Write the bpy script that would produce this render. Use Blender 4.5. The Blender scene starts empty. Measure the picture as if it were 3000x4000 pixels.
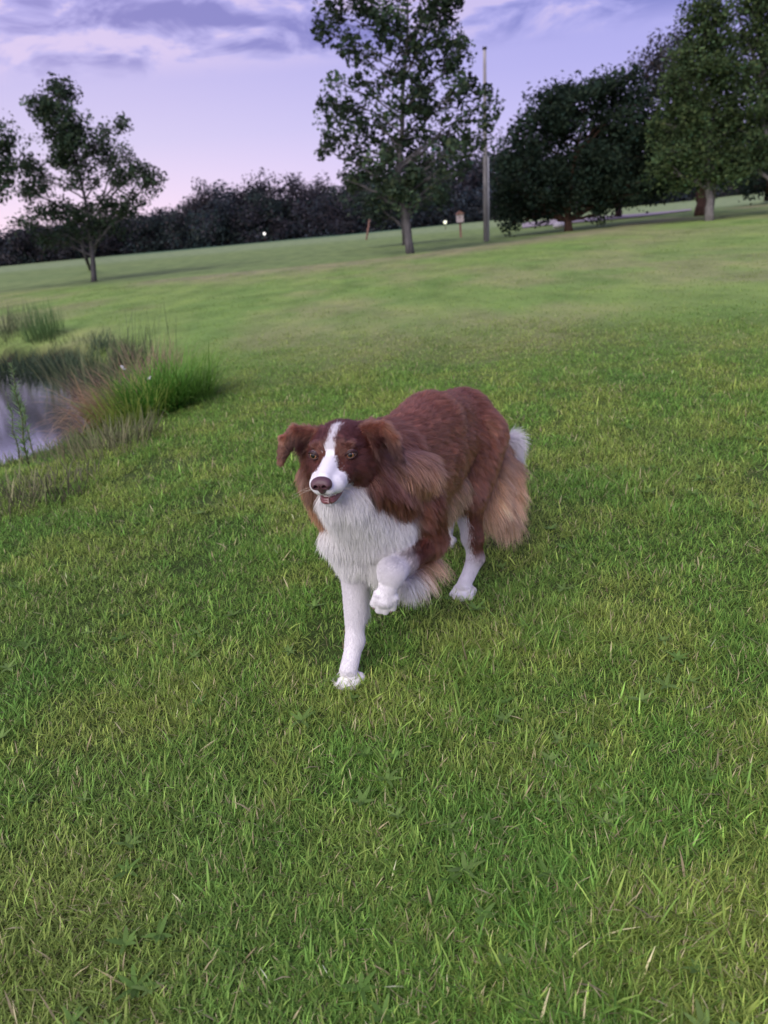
import bpy, math, random
import numpy as np
from mathutils import Vector, Matrix, kdtree

S = bpy.context.scene
COL = S.collection
RAD = math.radians
rng = np.random.default_rng(7)

# ------------------------------------------------------------------ camera
PITCH, ROLL, CAMH = 21.4, 5.5, 1.05
_p, _q = RAD(PITCH), RAD(ROLL)
cD = np.array([0, math.cos(_p), -math.sin(_p)])
_r = np.array([1.0, 0, 0]); _u = np.array([0, math.sin(_p), math.cos(_p)])
cR = _r * math.cos(_q) - _u * math.sin(_q)
cU = _u * math.cos(_q) + _r * math.sin(_q)
cC = np.array([0, 0, CAMH])
FPX = 2889.0                                    # focal length in pixels of the 3000 x 4000 photograph
cam = bpy.data.cameras.new('camera'); cam_o = bpy.data.objects.new('camera', cam); COL.objects.link(cam_o)
cam_o.matrix_world = Matrix(((cR[0], cU[0], -cD[0], cC[0]), (cR[1], cU[1], -cD[1], cC[1]),
                             (cR[2], cU[2], -cD[2], cC[2]), (0, 0, 0, 1)))
cam.sensor_fit = 'VERTICAL'; cam.sensor_height = 36.0; cam.sensor_width = 27.0
cam.lens = 36.0 * FPX / 4000.0
cam.clip_start = 0.02; cam.clip_end = 3000
cam.dof.use_dof = True; cam.dof.focus_distance = 1.62; cam.dof.aperture_fstop = 4.2
S.camera = cam_o
S.render.resolution_x, S.render.resolution_y = 768, 1024

# ------------------------------------------------------------------ colour management and sampling
S.view_settings.view_transform = 'Standard'; S.view_settings.look = 'None'
S.view_settings.gamma = 1.0; S.view_settings.exposure = 0.5
S.render.engine = 'CYCLES'
S.cycles.max_bounces = 8; S.cycles.diffuse_bounces = 3; S.cycles.glossy_bounces = 3
S.cycles.transmission_bounces = 3; S.cycles.transparent_max_bounces = 8
S.cycles.use_denoising = True
S.cycles.caustics_reflective = False; S.cycles.caustics_refractive = False

def NT(nt, t, **kw):
    n = nt.nodes.new(t)
    for k, v in kw.items():
        if k.startswith('i_'):
            n.inputs[k[2:].replace('_', ' ')].default_value = v
        else:
            setattr(n, k, v)
    return n

def ramp(nt, stops, interp='LINEAR'):
    n = nt.nodes.new('ShaderNodeValToRGB'); cr = n.color_ramp; cr.interpolation = interp
    while len(cr.elements) < len(stops): cr.elements.new(0.5)
    for e, (p, c) in zip(cr.elements, stops):
        e.position = p; e.color = (c[0], c[1], c[2], 1)
    return n

def srgb(r, g, b):
    f = lambda c: (c / 255 / 12.92) if c <= 10 else ((c / 255 + 0.055) / 1.055) ** 2.4
    return (f(r), f(g), f(b))

# ------------------------------------------------------------------ world: dusk sky with thin broken cloud
W = bpy.data.worlds.new('World'); S.world = W; W.use_nodes = True
wt = W.node_tree; wt.nodes.clear(); L = wt.links.new
out = NT(wt, 'ShaderNodeOutputWorld')
SUN_EL, SUN_AZ = 38.0, -150.0      # a broad soft glow; azimuth measured from +Y towards +X
tc = NT(wt, 'ShaderNodeTexCoord')
nrm = NT(wt, 'ShaderNodeVectorMath', operation='NORMALIZE'); L(tc.outputs['Generated'], nrm.inputs[0])
sep = NT(wt, 'ShaderNodeSeparateXYZ'); L(nrm.outputs[0], sep.inputs[0])
elev = NT(wt, 'ShaderNodeMapRange', i_From_Min=-0.02, i_From_Max=0.75); L(sep.outputs['Z'], elev.inputs['Value'])
left = ramp(wt, [(0.0, srgb(255, 226, 236)), (0.07, srgb(246, 220, 240)), (0.17, srgb(214, 202, 234)), (0.35, srgb(178, 170, 226)), (0.62, srgb(160, 156, 216)), (1.0, srgb(150, 150, 205))])
right = ramp(wt, [(0.0, srgb(205, 190, 236)), (0.10, srgb(196, 188, 238)), (0.22, srgb(172, 168, 228)), (0.42, srgb(146, 147, 214)), (0.7, srgb(136, 140, 210)), (1.0, srgb(146, 148, 205))])
L(elev.outputs[0], left.inputs[0]); L(elev.outputs[0], right.inputs[0])
azm = NT(wt, 'ShaderNodeMapRange', interpolation_type='SMOOTHSTEP', i_From_Min=-0.45, i_From_Max=0.42); L(sep.outputs['X'], azm.inputs['Value'])
base = NT(wt, 'ShaderNodeMix', data_type='RGBA'); L(azm.outputs[0], base.inputs[0]); L(left.outputs[0], base.inputs[6]); L(right.outputs[0], base.inputs[7])
# broken cloud: noise over the view direction, flattened towards the horizon
def cloud(scale, mz, off, det=7.0, rough=0.58, dist=0.5):
    mp = NT(wt, 'ShaderNodeMapping'); mp.inputs['Scale'].default_value = (1, 1, mz); mp.inputs['Location'].default_value = off; L(nrm.outputs[0], mp.inputs['Vector'])
    n = NT(wt, 'ShaderNodeTexNoise', i_Scale=scale, i_Detail=det, i_Roughness=rough, i_Distortion=dist); L(mp.outputs[0], n.inputs['Vector']); return n
def mth(op, x, y):
    n = NT(wt, 'ShaderNodeMath', operation=op)
    for i, v in enumerate((x, y)):
        if isinstance(v, (int, float)): n.inputs[i].default_value = v
        else: L(v, n.inputs[i])
    return n.outputs[0]
def srange(v, a_, b_):
    n = NT(wt, 'ShaderNodeMapRange', interpolation_type='SMOOTHSTEP', i_From_Min=a_, i_From_Max=b_); L(v, n.inputs['Value']); return n.outputs[0]
def mixw(f, A, B):
    n = NT(wt, 'ShaderNodeMix', data_type='RGBA')
    if isinstance(f, (int, float)): n.inputs[0].default_value = f
    else: L(f, n.inputs[0])
    for i, v in ((6, A), (7, B)):
        if isinstance(v, tuple): n.inputs[i].default_value = (*v, 1)
        else: L(v, n.inputs[i])
    return n.outputs[2]
big = cloud(5.5, 2.5, (0.3, 0.0, 1.12), 3.0).outputs[0]; fine = cloud(11.0, 2.6, (2.1, 0.4, 0.3), 7.0, 0.60).outputs[0]
nm = mth('ADD', mth('MULTIPLY', big, 0.50), mth('MULTIPLY', fine, 0.50))
above = srange(sep.outputs['Z'], 0.165, 0.200)          # the cloud deck ends in a level lower edge
dark = mth('MULTIPLY', srange(nm, 0.475, 0.575), above); lite = mth('MULTIPLY', srange(nm, 0.495, 0.44), above)
ccol = mixw(azm.outputs[0], srgb(134, 127, 188), srgb(122, 125, 194))
soft = mth('ADD', 0.22, mth('MULTIPLY', srange(sep.outputs['X'], -0.52, -0.22), 0.66))
s1 = mixw(mth('MULTIPLY', dark, soft), base.outputs[2], ccol)
s2_ = mixw(mth('MULTIPLY', lite, mth('SUBTRACT', 0.85, mth('MULTIPLY', azm.outputs[0], 0.40))), s1, srgb(218, 200, 232))
sky2 = NT(wt, 'ShaderNodeMix', data_type='RGBA'); sky2.inputs[0].default_value = 0.0; L(s2_, sky2.inputs[6])
bg1 = NT(wt, 'ShaderNodeBackground', i_Strength=0.76); L(sky2.outputs[2], bg1.inputs['Color'])
nish = NT(wt, 'ShaderNodeTexSky', sky_type='NISHITA'); nish.sun_disc = False
nish.sun_elevation = RAD(SUN_EL); nish.sun_rotation = RAD(SUN_AZ); nish.air_density = 1.0; nish.ozone_density = 3.0
bg2 = NT(wt, 'ShaderNodeBackground', i_Strength=0.004); L(nish.outputs[0], bg2.inputs['Color'])
addw = NT(wt, 'ShaderNodeAddShader'); L(bg1.outputs[0], addw.inputs[0]); L(bg2.outputs[0], addw.inputs[1])
L(addw.outputs[0], out.inputs['Surface'])

# ------------------------------------------------------------------ sun: very broad glow of the evening cloud, high behind the camera's left shoulder
sun = bpy.data.lights.new('sun', 'SUN'); sun.energy = 2.35; sun.angle = RAD(50); sun.color = (1.0, 0.94, 0.88)
sun_o = bpy.data.objects.new('sun', sun); COL.objects.link(sun_o)
sd = Vector((math.sin(RAD(SUN_AZ)) * math.cos(RAD(SUN_EL)), math.cos(RAD(SUN_AZ)) * math.cos(RAD(SUN_EL)), math.sin(RAD(SUN_EL))))
sun_o.rotation_euler = sd.to_track_quat('Z', 'Y').to_euler()

# ------------------------------------------------------------------ helpers
def ray(px, py): return cD + cR * (px - 1500) / FPX - cU * (py - 2000) / FPX
def at(px, py, Y):
    """world point at forward distance Y (metres) seen at photograph pixel px, py"""
    v = ray(px, py); return cC + v * (Y / v[1])
def on_ground(px, py, z=0.0):
    v = ray(px, py); return cC + v * ((z - CAMH) / v[2])

def finish(o, label=None, cat=None, group=None, kind=None, parent=None):
    COL.objects.link(o)
    if parent is not None: o.parent = parent
    if label: o['label'] = label
    if cat: o['category'] = cat
    if group: o['group'] = group
    if kind: o['kind'] = kind
    return o

def empty(name, loc, label, cat, group=None):
    o = bpy.data.objects.new(name, None); o.location = loc; o.empty_display_size = 0.1
    return finish(o, label, cat, group)

def mesh_np(name, V, Q=None, T=None, mat=None, col=None, smooth=True, parent=None, **tags):
    """mesh object from arrays: V (n,3), Q (m,4) quads, T (k,3) triangles, col (n,3) colours"""
    V = np.asarray(V, dtype=np.float32).reshape(-1, 3)
    if parent is not None: V = V - np.array(parent.location, dtype=np.float32)
    Q = np.zeros((0, 4), np.int32) if Q is None else np.asarray(Q, np.int32).reshape(-1, 4)
    T = np.zeros((0, 3), np.int32) if T is None else np.asarray(T, np.int32).reshape(-1, 3)
    me = bpy.data.meshes.new(name)
    me.vertices.add(len(V)); me.vertices.foreach_set('co', V.ravel())
    loops = np.concatenate([Q.ravel(), T.ravel()]).astype(np.int32)
    starts = np.concatenate([np.arange(len(Q)) * 4, len(Q) * 4 + np.arange(len(T)) * 3]).astype(np.int32)
    me.loops.add(len(loops)); me.loops.foreach_set('vertex_index', loops)
    me.polygons.add(len(starts)); me.polygons.foreach_set('loop_start', starts)
    me.polygons.foreach_set('use_smooth', np.full(len(starts), smooth, dtype=bool))
    me.update(calc_edges=True); me.validate()
    if col is not None:
        a = me.color_attributes.new('Col', 'FLOAT_COLOR', 'POINT')
        c = np.ones((len(V), 4), np.float32); c[:, :3] = col
        a.data.foreach_set('color', c.ravel())
    if mat: me.materials.append(mat)
    return finish(bpy.data.objects.new(name, me), parent=parent, **tags)

class MB:
    """collects tubes and shapes as arrays, then links them as one mesh"""
    def __init__(s): s.v = []; s.q = []; s.t = []; s.c = []; s.n = 0
    def add(s, V, Q=None, T=None, c=None):
        V = np.asarray(V, float).reshape(-1, 3)
        if Q is not None: s.q.append(np.asarray(Q, int).reshape(-1, 4) + s.n)
        if T is not None: s.t.append(np.asarray(T, int).reshape(-1, 3) + s.n)
        s.v.append(V); s.n += len(V)
        s.c.append(np.tile(np.asarray(c if c is not None else (.5, .5, .5), float), (len(V), 1)) if c is None or np.ndim(c) == 1 else np.asarray(c))
    def tube(s, P, R, n=8, c=None, cap=True):
        P = np.asarray(P, float); m = len(P); R = np.broadcast_to(np.asarray(R, float), (m,))
        Tn = np.gradient(P, axis=0); Tn /= np.linalg.norm(Tn, axis=1)[:, None] + 1e-9
        ref = np.array([1.0, 0, 0]) if abs(Tn[0][0]) < 0.8 else np.array([0, 1.0, 0])
        A = np.cross(Tn, ref); A /= np.linalg.norm(A, axis=1)[:, None] + 1e-9
        B = np.cross(Tn, A)
        th = np.arange(n) * 2 * np.pi / n
        V = P[:, None] + (A[:, None] * np.cos(th)[None, :, None] + B[:, None] * np.sin(th)[None, :, None]) * R[:, None, None]
        V = V.reshape(-1, 3)
        i = np.arange(m - 1)[:, None] * n; j = np.arange(n)[None]
        Q = np.stack([i + j, i + (j + 1) % n, i + n + (j + 1) % n, i + n + j], -1).reshape(-1, 4)
        T = None
        if cap:
            V = np.concatenate([V, P[:1], P[-1:]]); a = m * n; b = a + 1; k = np.arange(n)
            T = np.concatenate([np.stack([(k + 1) % n, k, np.full(n, a)], 1), np.stack([(m - 1) * n + k, (m - 1) * n + (k + 1) % n, np.full(n, b)], 1)])
        s.add(V, Q, T, c)
    def box(s, c0, c1, M=None, c=None):
        x0, y0, z0 = c0; x1, y1, z1 = c1
        V = np.array([[x0, y0, z0], [x1, y0, z0], [x1, y1, z0], [x0, y1, z0], [x0, y0, z1], [x1, y0, z1], [x1, y1, z1], [x0, y1, z1]], float)
        if M is not None: V = V @ np.asarray(M)[:3, :3].T + np.asarray(M)[:3, 3]
        s.add(V, [[0, 3, 2, 1], [4, 5, 6, 7], [0, 1, 5, 4], [1, 2, 6, 5], [2, 3, 7, 6], [3, 0, 4, 7]], None, c)
    def ball(s, ctr, rad, n=16, m=10, c=None):
        th = np.linspace(0, 2 * np.pi, n, endpoint=False); ph = np.linspace(0, np.pi, m + 1)[1:-1]
        V = np.stack([np.sin(ph)[:, None] * np.cos(th), np.sin(ph)[:, None] * np.sin(th), np.cos(ph)[:, None] + 0 * th], -1).reshape(-1, 3)
        V = np.concatenate([V, [[0, 0, 1], [0, 0, -1]]]) * np.asarray(rad) + np.asarray(ctr)
        i = np.arange(m - 2)[:, None] * n; j = np.arange(n)[None]
        Q = np.stack([i + j, i + n + j, i + n + (j + 1) % n, i + (j + 1) % n], -1).reshape(-1, 4)
        a = (m - 1) * n; k = np.arange(n)
        T = np.concatenate([np.stack([np.full(n, a), k, (k + 1) % n], 1), np.stack([np.full(n, a + 1), (m - 2) * n + (k + 1) % n, (m - 2) * n + k], 1)])
        s.add(V, Q, T, c)
    def build(s, name, mat, parent=None, smooth=True, **tags):
        return mesh_np(name, np.concatenate(s.v), np.concatenate(s.q) if s.q else None, np.concatenate(s.t) if s.t else None,
                       mat, np.concatenate(s.c), smooth, parent, **tags)

def lattice(seed, n=64):
    return np.random.default_rng(seed).random((n, n))
_LAT = {}
def vnoise(x, y, scale, seed):
    """smooth value noise 0..1 (numpy), periodic far outside the view"""
    if seed not in _LAT: _LAT[seed] = lattice(seed, 256)
    g = _LAT[seed]; n = g.shape[0]
    u = np.asarray(x) * scale + 1000.3; v = np.asarray(y) * scale + 1000.7
    i = np.floor(u).astype(int); j = np.floor(v).astype(int); fu = u - i; fv = v - j
    fu = fu * fu * (3 - 2 * fu); fv = fv * fv * (3 - 2 * fv)
    a = g[i % n, j % n]; b = g[(i + 1) % n, j % n]; c = g[i % n, (j + 1) % n]; d = g[(i + 1) % n, (j + 1) % n]
    return (a * (1 - fu) + b * fu) * (1 - fv) + (c * (1 - fu) + d * fu) * fv
def fnoise(x, y, scale, seed, octv=3):
    s = 0; a = 1; t = 0
    for k in range(octv):
        s = s + a * vnoise(x, y, scale * 2 ** k, seed + k); t += a; a *= 0.5
    return s / t
def sstep(a, b, x):
    t = np.clip((np.asarray(x, float) - a) / (b - a), 0, 1); return t * t * (3 - 2 * t)
def mixc(a, b, t):
    a = np.asarray(a, float); b = np.asarray(b, float); t = np.asarray(t)[..., None]; return a * (1 - t) + b * t

def mat_attr(name, rough=0.7, spec=0.2, trans=0.0, sheen=0.0):
    """material whose colour is the mesh's own colour attribute, optionally leaf-like translucent"""
    m = bpy.data.materials.new(name); m.use_nodes = True; nt = m.node_tree; nt.nodes.clear()
    o = NT(nt, 'ShaderNodeOutputMaterial'); b = NT(nt, 'ShaderNodeBsdfPrincipled')
    at_ = NT(nt, 'ShaderNodeAttribute', attribute_name='Col')
    b.inputs['Roughness'].default_value = rough; b.inputs['Specular IOR Level'].default_value = spec
    nt.links.new(at_.outputs['Color'], b.inputs['Base Color'])
    if trans > 0:
        t = NT(nt, 'ShaderNodeBsdfTranslucent'); mx = NT(nt, 'ShaderNodeMixShader'); mx.inputs[0].default_value = trans
        nt.links.new(at_.outputs['Color'], t.inputs['Color'])
        nt.links.new(b.outputs[0], mx.inputs[1]); nt.links.new(t.outputs[0], mx.inputs[2]); nt.links.new(mx.outputs[0], o.inputs[0])
    else:
        nt.links.new(b.outputs[0], o.inputs[0])
    return m
# ================================================================== THE PLACE
# ---- pond outline on the lawn, and the terrain with its basin
POND = np.array([(-1.88, 5.9), (-1.92, 5.2), (-2.08, 4.6), (-2.45, 4.12), (-3.2, 3.7), (-4.5, 3.35), (-7.0, 3.1), (-10, 3.6), (-12.2, 5.0), (-13, 8.0), (-12, 10.6), (-9.5, 11.5), (-7.0, 11.3), (-5.3, 10.8), (-3.95, 10.2), (-3.05, 9.0), (-2.45, 7.6), (-2.08, 6.6)])
def poly_sd(x, y, P=POND):
    """signed distance to the pond outline, negative inside"""
    x = np.asarray(x, float); y = np.asarray(y, float); sh = x.shape; x = x.ravel(); y = y.ravel()
    d = np.full(x.shape, 1e9); ins = np.zeros(x.shape, bool)
    for i in range(len(P)):
        ax, ay = P[i]; bx, by = P[(i + 1) % len(P)]; ex, ey = bx - ax, by - ay
        t = np.clip(((x - ax) * ex + (y - ay) * ey) / (ex * ex + ey * ey), 0, 1)
        d = np.minimum(d, (x - ax - t * ex) ** 2 + (y - ay - t * ey) ** 2)
        c = (ay > y) != (by > y); ins ^= c & (x < (bx - ax) * (y - ay) / (by - ay + 1e-12) + ax)
    d = np.sqrt(d); return np.where(ins, -d, d).reshape(sh)
WATER_Z = -0.30
def height(x, y):
    r = np.hypot(x, y)
    z = 0.020 * (fnoise(x, y, 0.9, 11, 2) - 0.5) + 0.10 * (fnoise(x, y, 0.11, 21, 2) - 0.5) * sstep(3, 12, r) + 0.5 * (fnoise(x, y, 0.02, 31, 2) - 0.5) * sstep(40, 120, r)
    near = (np.abs(x + 5) < 16) & (y < 16)
    sd = np.where(near, 0, 9.0)
    if np.any(near):
        xs = np.where(near, x, 50); sd = np.where(near, poly_sd(xs, y), 9.0)
    n = 0.22 * (fnoise(x, y, 1.7, 41, 2) - 0.5)
    s2 = sd + n
    z = z - 0.10 * sstep(0.9, 0.0, s2) - 0.75 * sstep(0.05, -0.38, s2) * 1.0
    return z
def axis(fine, lo, hi, step, far, n):
    a = np.arange(lo, hi + 1e-6, step); e = np.geomspace(step * 1.3, 1, n)
    up_ = hi + (far - hi) * (np.geomspace(1, 200, n) - 1) / 199; dn = lo - (far + lo) * (np.geomspace(1, 200, n) - 1) / 199
    return np.concatenate([dn[::-1][:-1], a, up_[1:]])
gx = axis(0, -14.0, 6.0, 0.11, 1500.0, 60); gy = axis(0, -1.0, 14.0, 0.11, 1500.0, 60)
X, Y = np.meshgrid(gx, gy, indexing='ij'); Z = height(X, Y)
nx, ny = X.shape; ii = np.arange(nx - 1)[:, None] * ny; jj = np.arange(ny - 1)[None]
GQ = np.stack([ii + jj, ii + ny + jj, ii + ny + jj + 1, ii + jj + 1], -1).reshape(-1, 4)

# field colours shared by the soil sheet and the blades
def edge_line(x):   # where the mown lawn ends and the rougher field begins
    return 24.6 + 0.05 * (x + 8) ** 1.0 * np.where(x < -8, -1.2, 0) + np.where(x > 2, (x - 2) * 0.95, 0)
def lawn_tint(x, y):
    """0..1 maps: dry, lush, at any place of the lawn"""
    dry = fnoise(x, y * 0.6, 0.55, 51, 3); lush = fnoise(x, y * 0.7, 1.1, 61, 3)
    return dry, lush
def ground_colour(x, y):
    r = np.hypot(x, y); dry, lush = lawn_tint(x, y)
    soil = mixc((0.050, 0.075, 0.020), (0.080, 0.075, 0.034), sstep(0.5, 0.75, dry))
    g = mixc((0.205, 0.300, 0.080), (0.255, 0.285, 0.115), sstep(0.42, 0.70, dry)); g = mixc(g, (0.160, 0.275, 0.065), sstep(0.5, 0.75, lush) * 0.6)
    e = edge_line(x)
    tan = sstep(-5.5, -0.8, y - e) * (1 - sstep(-0.3, 0.4, y - e)); g = mixc(g, (0.290, 0.255, 0.160), tan * 0.75 * sstep(0.25, 0.6, fnoise(x, y, 0.3, 71, 2)))
    far = sstep(-0.3, 0.5, y - e)
    fc = mixc((0.150, 0.220, 0.075), (0.200, 0.265, 0.095), fnoise(x * 0.25, y, 0.35, 81, 3))
    fc = mixc(fc, (0.225, 0.290, 0.140), sstep(46, 62, y + 0.25 * x)); fc = mixc(fc, (0.060, 0.135, 0.100), sstep(86, 92, y + 0.35 * x) * sstep(30, 5, x))
    g = mixc(g, fc, far)
    c = mixc(soil, g, sstep(3.0, 9.0, r))
    sd = poly_sd(x, y) if x.size < 500000 else np.full(x.shape, 9.0)
    mud = sstep(0.10, -0.12, sd) * (r < 20); c = mixc(c, (0.030, 0.024, 0.020), mud)
    return c
gc = ground_colour(X.ravel(), Y.ravel())
m_ground = mat_attr('lawn_soil', rough=0.9, spec=0.1)
nt = m_ground.node_tree; b = [n for n in nt.nodes if n.type == 'BSDF_PRINCIPLED'][0]; a_ = [n for n in nt.nodes if n.type == 'ATTRIBUTE'][0]
g1 = NT(nt, 'ShaderNodeNewGeometry'); sc = NT(nt, 'ShaderNodeTexNoise', i_Scale=1.3, i_Detail=9.0, i_Roughness=0.68); mp = NT(nt, 'ShaderNodeMapping'); mp.inputs['Scale'].default_value = (1.0, 0.45, 1.0)
nt.links.new(g1.outputs['Position'], mp.inputs['Vector']); nt.links.new(mp.outputs[0], sc.inputs['Vector'])
rmp = ramp(nt, [(0.30, (0.62, 0.66, 0.60)), (0.50, (1.0, 1.0, 1.0)), (0.72, (1.34, 1.28, 1.16))]); nt.links.new(sc.outputs[0], rmp.inputs[0])
mm = NT(nt, 'ShaderNodeMix', data_type='RGBA', blend_type='MULTIPLY'); mm.inputs[0].default_value = 1.0
nt.links.new(a_.outputs['Color'], mm.inputs[6]); nt.links.new(rmp.outputs[0], mm.inputs[7]); nt.links.new(mm.outputs[2], b.inputs['Base Color'])
mesh_np('ground', np.stack([X.ravel(), Y.ravel(), Z.ravel()], 1), GQ, None, m_ground, gc, True, kind='structure')

# ---- pond water
m_w = bpy.data.materials.new('pond_water'); m_w.use_nodes = True; nt = m_w.node_tree; b = nt.nodes['Principled BSDF']
b.inputs['Base Color'].default_value = (0.020, 0.019, 0.020, 1); b.inputs['Roughness'].default_value = 0.09; b.inputs['IOR'].default_value = 4.0; b.inputs['Specular IOR Level'].default_value = 1.0
b.inputs['Metallic'].default_value = 0.0
nz = NT(nt, 'ShaderNodeTexNoise', i_Scale=2.2, i_Detail=2.0); bp = NT(nt, 'ShaderNodeBump', i_Strength=0.006, i_Distance=0.05); g1 = NT(nt, 'ShaderNodeNewGeometry')
nt.links.new(g1.outputs['Position'], nz.inputs['Vector']); nt.links.new(nz.outputs[0], bp.inputs['Height']); 
PV = np.concatenate([[[POND[:, 0].mean(), POND[:, 1].mean(), WATER_Z]], np.c_[POND, np.full(len(POND), WATER_Z)]]); k = np.arange(len(POND))
mesh_np('water', PV, None, np.stack([np.zeros_like(k), k + 1, (k + 1) % len(k) + 1], 1), m_w, None, False, kind='structure')

# ---- grass blades
def blades(P, az, tilt, L_, Wd, bend, colr, rows=4, tipf=0.12, colt=None):
    """curved ribbons: returns V, Q, C. P (n,3) root, az azimuth, tilt from vertical, L length, Wd width, bend extra tilt at the tip"""
    n = len(P); t = np.linspace(0, 1, rows); V = np.zeros((n, rows, 2, 3)); cur = P.copy()
    side = np.stack([-np.sin(az), np.cos(az), np.zeros(n)], 1); prof = np.interp(t, [0, 0.3, 0.7, 1], [0.75, 1.0, 0.75, tipf])
    for k in range(rows):
        if k:
            th = tilt + bend * (t[k] - 0.5 / (rows - 1)) ; st = np.sin(th); d = np.stack([np.cos(az) * st, np.sin(az) * st, np.cos(th)], 1)
            cur = cur + d * (L_ / (rows - 1))[:, None]
        V[:, k, 0] = cur - side * (Wd * prof[k] * 0.5)[:, None]; V[:, k, 1] = cur + side * (Wd * prof[k] * 0.5)[:, None]
    base = np.arange(n)[:, None] * rows * 2 + np.arange(rows - 1)[None] * 2
    Q = np.stack([base, base + 1, base + 3, base + 2], -1).reshape(-1, 4)
    tt = t[None, :, None, None]; c1 = colr[:, None, None, :]; c2 = (colt if colt is not None else colr)[:, None, None, :]
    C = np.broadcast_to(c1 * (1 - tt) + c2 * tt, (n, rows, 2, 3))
    return V.reshape(-1, 3), Q, C.reshape(-1, 3)

def sample_lawn(N, r0, r1, power, rg, half=RAD(46)):
    """points in a fan in front of the camera, density falling as r^-power"""
    u = rg.random(N); e = 2 - power
    r = (r0 ** e + u * (r1 ** e - r0 ** e)) ** (1 / e) if abs(e) > 1e-3 else r0 * (r1 / r0) ** u
    a = (rg.random(N) * 2 - 1) * (half + RAD(30) * sstep(3.5, 1.5, r)); x = r * np.sin(a); y = r * np.cos(a); return x, y, r
def grass_layer(N, r0, r1, power, seed, rows=4, tuft=7, hscale=1.0, fade=(99, 100, 1)):
    rg = np.random.default_rng(seed)
    x, y, r = sample_lawn(N // tuft, r0, r1, power, rg)
    sd = poly_sd(x, y); pr = 1 - sstep(fade[0], fade[1], r) if fade[2] > 0 else sstep(fade[0], fade[1], r); keep_ = (sd > -0.02) & (rg.random(len(x)) < pr); x, y, r = x[keep_], y[keep_], r[keep_]
    dry, lush = lawn_tint(x, y)
    bare = fnoise(x, y, 3.1, 91, 2); k2 = rg.random(len(x)) > 0.70 * sstep(0.74, 0.82, bare); x, y, r, dry, lush = x[k2], y[k2], r[k2], dry[k2], lush[k2]
    n = len(x); f = np.maximum(1.0, r / 2.6) ** 0.62
    X = np.repeat(x, tuft) + rg.normal(size=n * tuft) * 0.010 * np.repeat(f, tuft); Y = np.repeat(y, tuft) + rg.normal(size=n * tuft) * 0.010 * np.repeat(f, tuft)
    m = len(X); R_ = np.repeat(r, tuft); F = np.repeat(f, tuft)
    Z = height(X, Y) - 0.004
    patch = fnoise(X, Y, 2.6, 101, 2); small = fnoise(X, Y, 7.5, 111, 2); hue = fnoise(X, Y, 4.3, 121, 3)
    tl = np.repeat(rg.random(n), tuft); L_ = (0.012 + 0.018 * rg.random(m) ** 1.4 + 0.014 * tl ** 2 + 0.016 * sstep(0.5, 0.8, patch) + 0.008 * sstep(0.5, 0.8, small)) * hscale * np.minimum(F, 1.3)
    broad = rg.random(m) < 0.035; L_ = np.where(broad, L_ * 1.55, L_) * (1 - 0.28 * sstep(2.5, 6.0, R_))
    az0 = np.repeat(rg.random(n) * 2 * np.pi, tuft); az = az0 + rg.normal(size=m) * 1.5
    tilt = np.clip(rg.gamma(3.8, 0.28, m), 0.05, 1.52); bend = rg.random(m) * 1.1 * (0.4 + rg.random(m))
    Wd = (0.0013 + 0.0013 * rg.random(m)) * F * np.where(broad, 1.9, 1.0)
    DR = np.repeat(dry, tuft); LU = np.repeat(lush, tuft)
    hz = np.clip(0.15 + 0.7 * sstep(0.34, 0.66, hue) + 0.30 * rg.normal(size=m), 0, 1)
    g0 = mixc((0.170, 0.345, 0.060), (0.345, 0.430, 0.095), hz); g0 = mixc(g0, (0.120, 0.290, 0.055), sstep(0.52, 0.72, LU) * 0.45)
    g0 = mixc(g0, (0.400, 0.430, 0.140), sstep(0.45, 0.72, DR) * 0.35)
    st = (rg.random(m) < 0.05 + 0.10 * sstep(0.5, 0.75, DR) + 0.05 * sstep(0.55, 0.7, small)); g0[st] = mixc((0.55, 0.50, 0.28), (0.42, 0.34, 0.19), rg.random(int(st.sum())))
    g0 = g0 * np.exp(rg.normal(size=(m, 1)) * 0.30) * np.repeat(np.exp(rg.normal(size=(n, 1)) * 0.14), tuft, 0) * 0.98
    e = edge_line(X); tanm = sstep(-5.5, -0.8, Y - e) * 0.6; g0 = mixc(g0, (0.42, 0.38, 0.20), tanm); g0 = mixc(g0, (0.27, 0.37, 0.11), sstep(3.5, 9, R_) * 0.55)
    far = Y > e - 0.3; keep_ = ~far
    s_ = lambda q: q[keep_]
    P = np.stack([X, Y, Z], 1)[keep_]
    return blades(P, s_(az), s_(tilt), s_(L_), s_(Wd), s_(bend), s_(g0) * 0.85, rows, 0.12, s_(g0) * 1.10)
m_grass = mat_attr('grass_blades', rough=0.6, spec=0.2, trans=0.38)
def lay(name, args, **tags):
    V_, Q_, C_ = grass_layer(*args); return mesh_np(name, V_, Q_, None, m_grass, np.clip(C_, 0, 1), True, **tags)
NG = GRASS_N if 'GRASS_N' in globals() else 1.0
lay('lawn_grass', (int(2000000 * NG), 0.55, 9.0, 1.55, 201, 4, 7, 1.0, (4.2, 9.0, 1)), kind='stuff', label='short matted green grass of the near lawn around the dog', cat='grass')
lay('lawn_grass', (int(600000 * NG), 3.6, 27.0, 1.5, 202, 3, 5, 0.80, (3.6, 7.5, -1)), kind='stuff', label='mown grass of the lawn stretching back to the trees', cat='grass')
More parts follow.
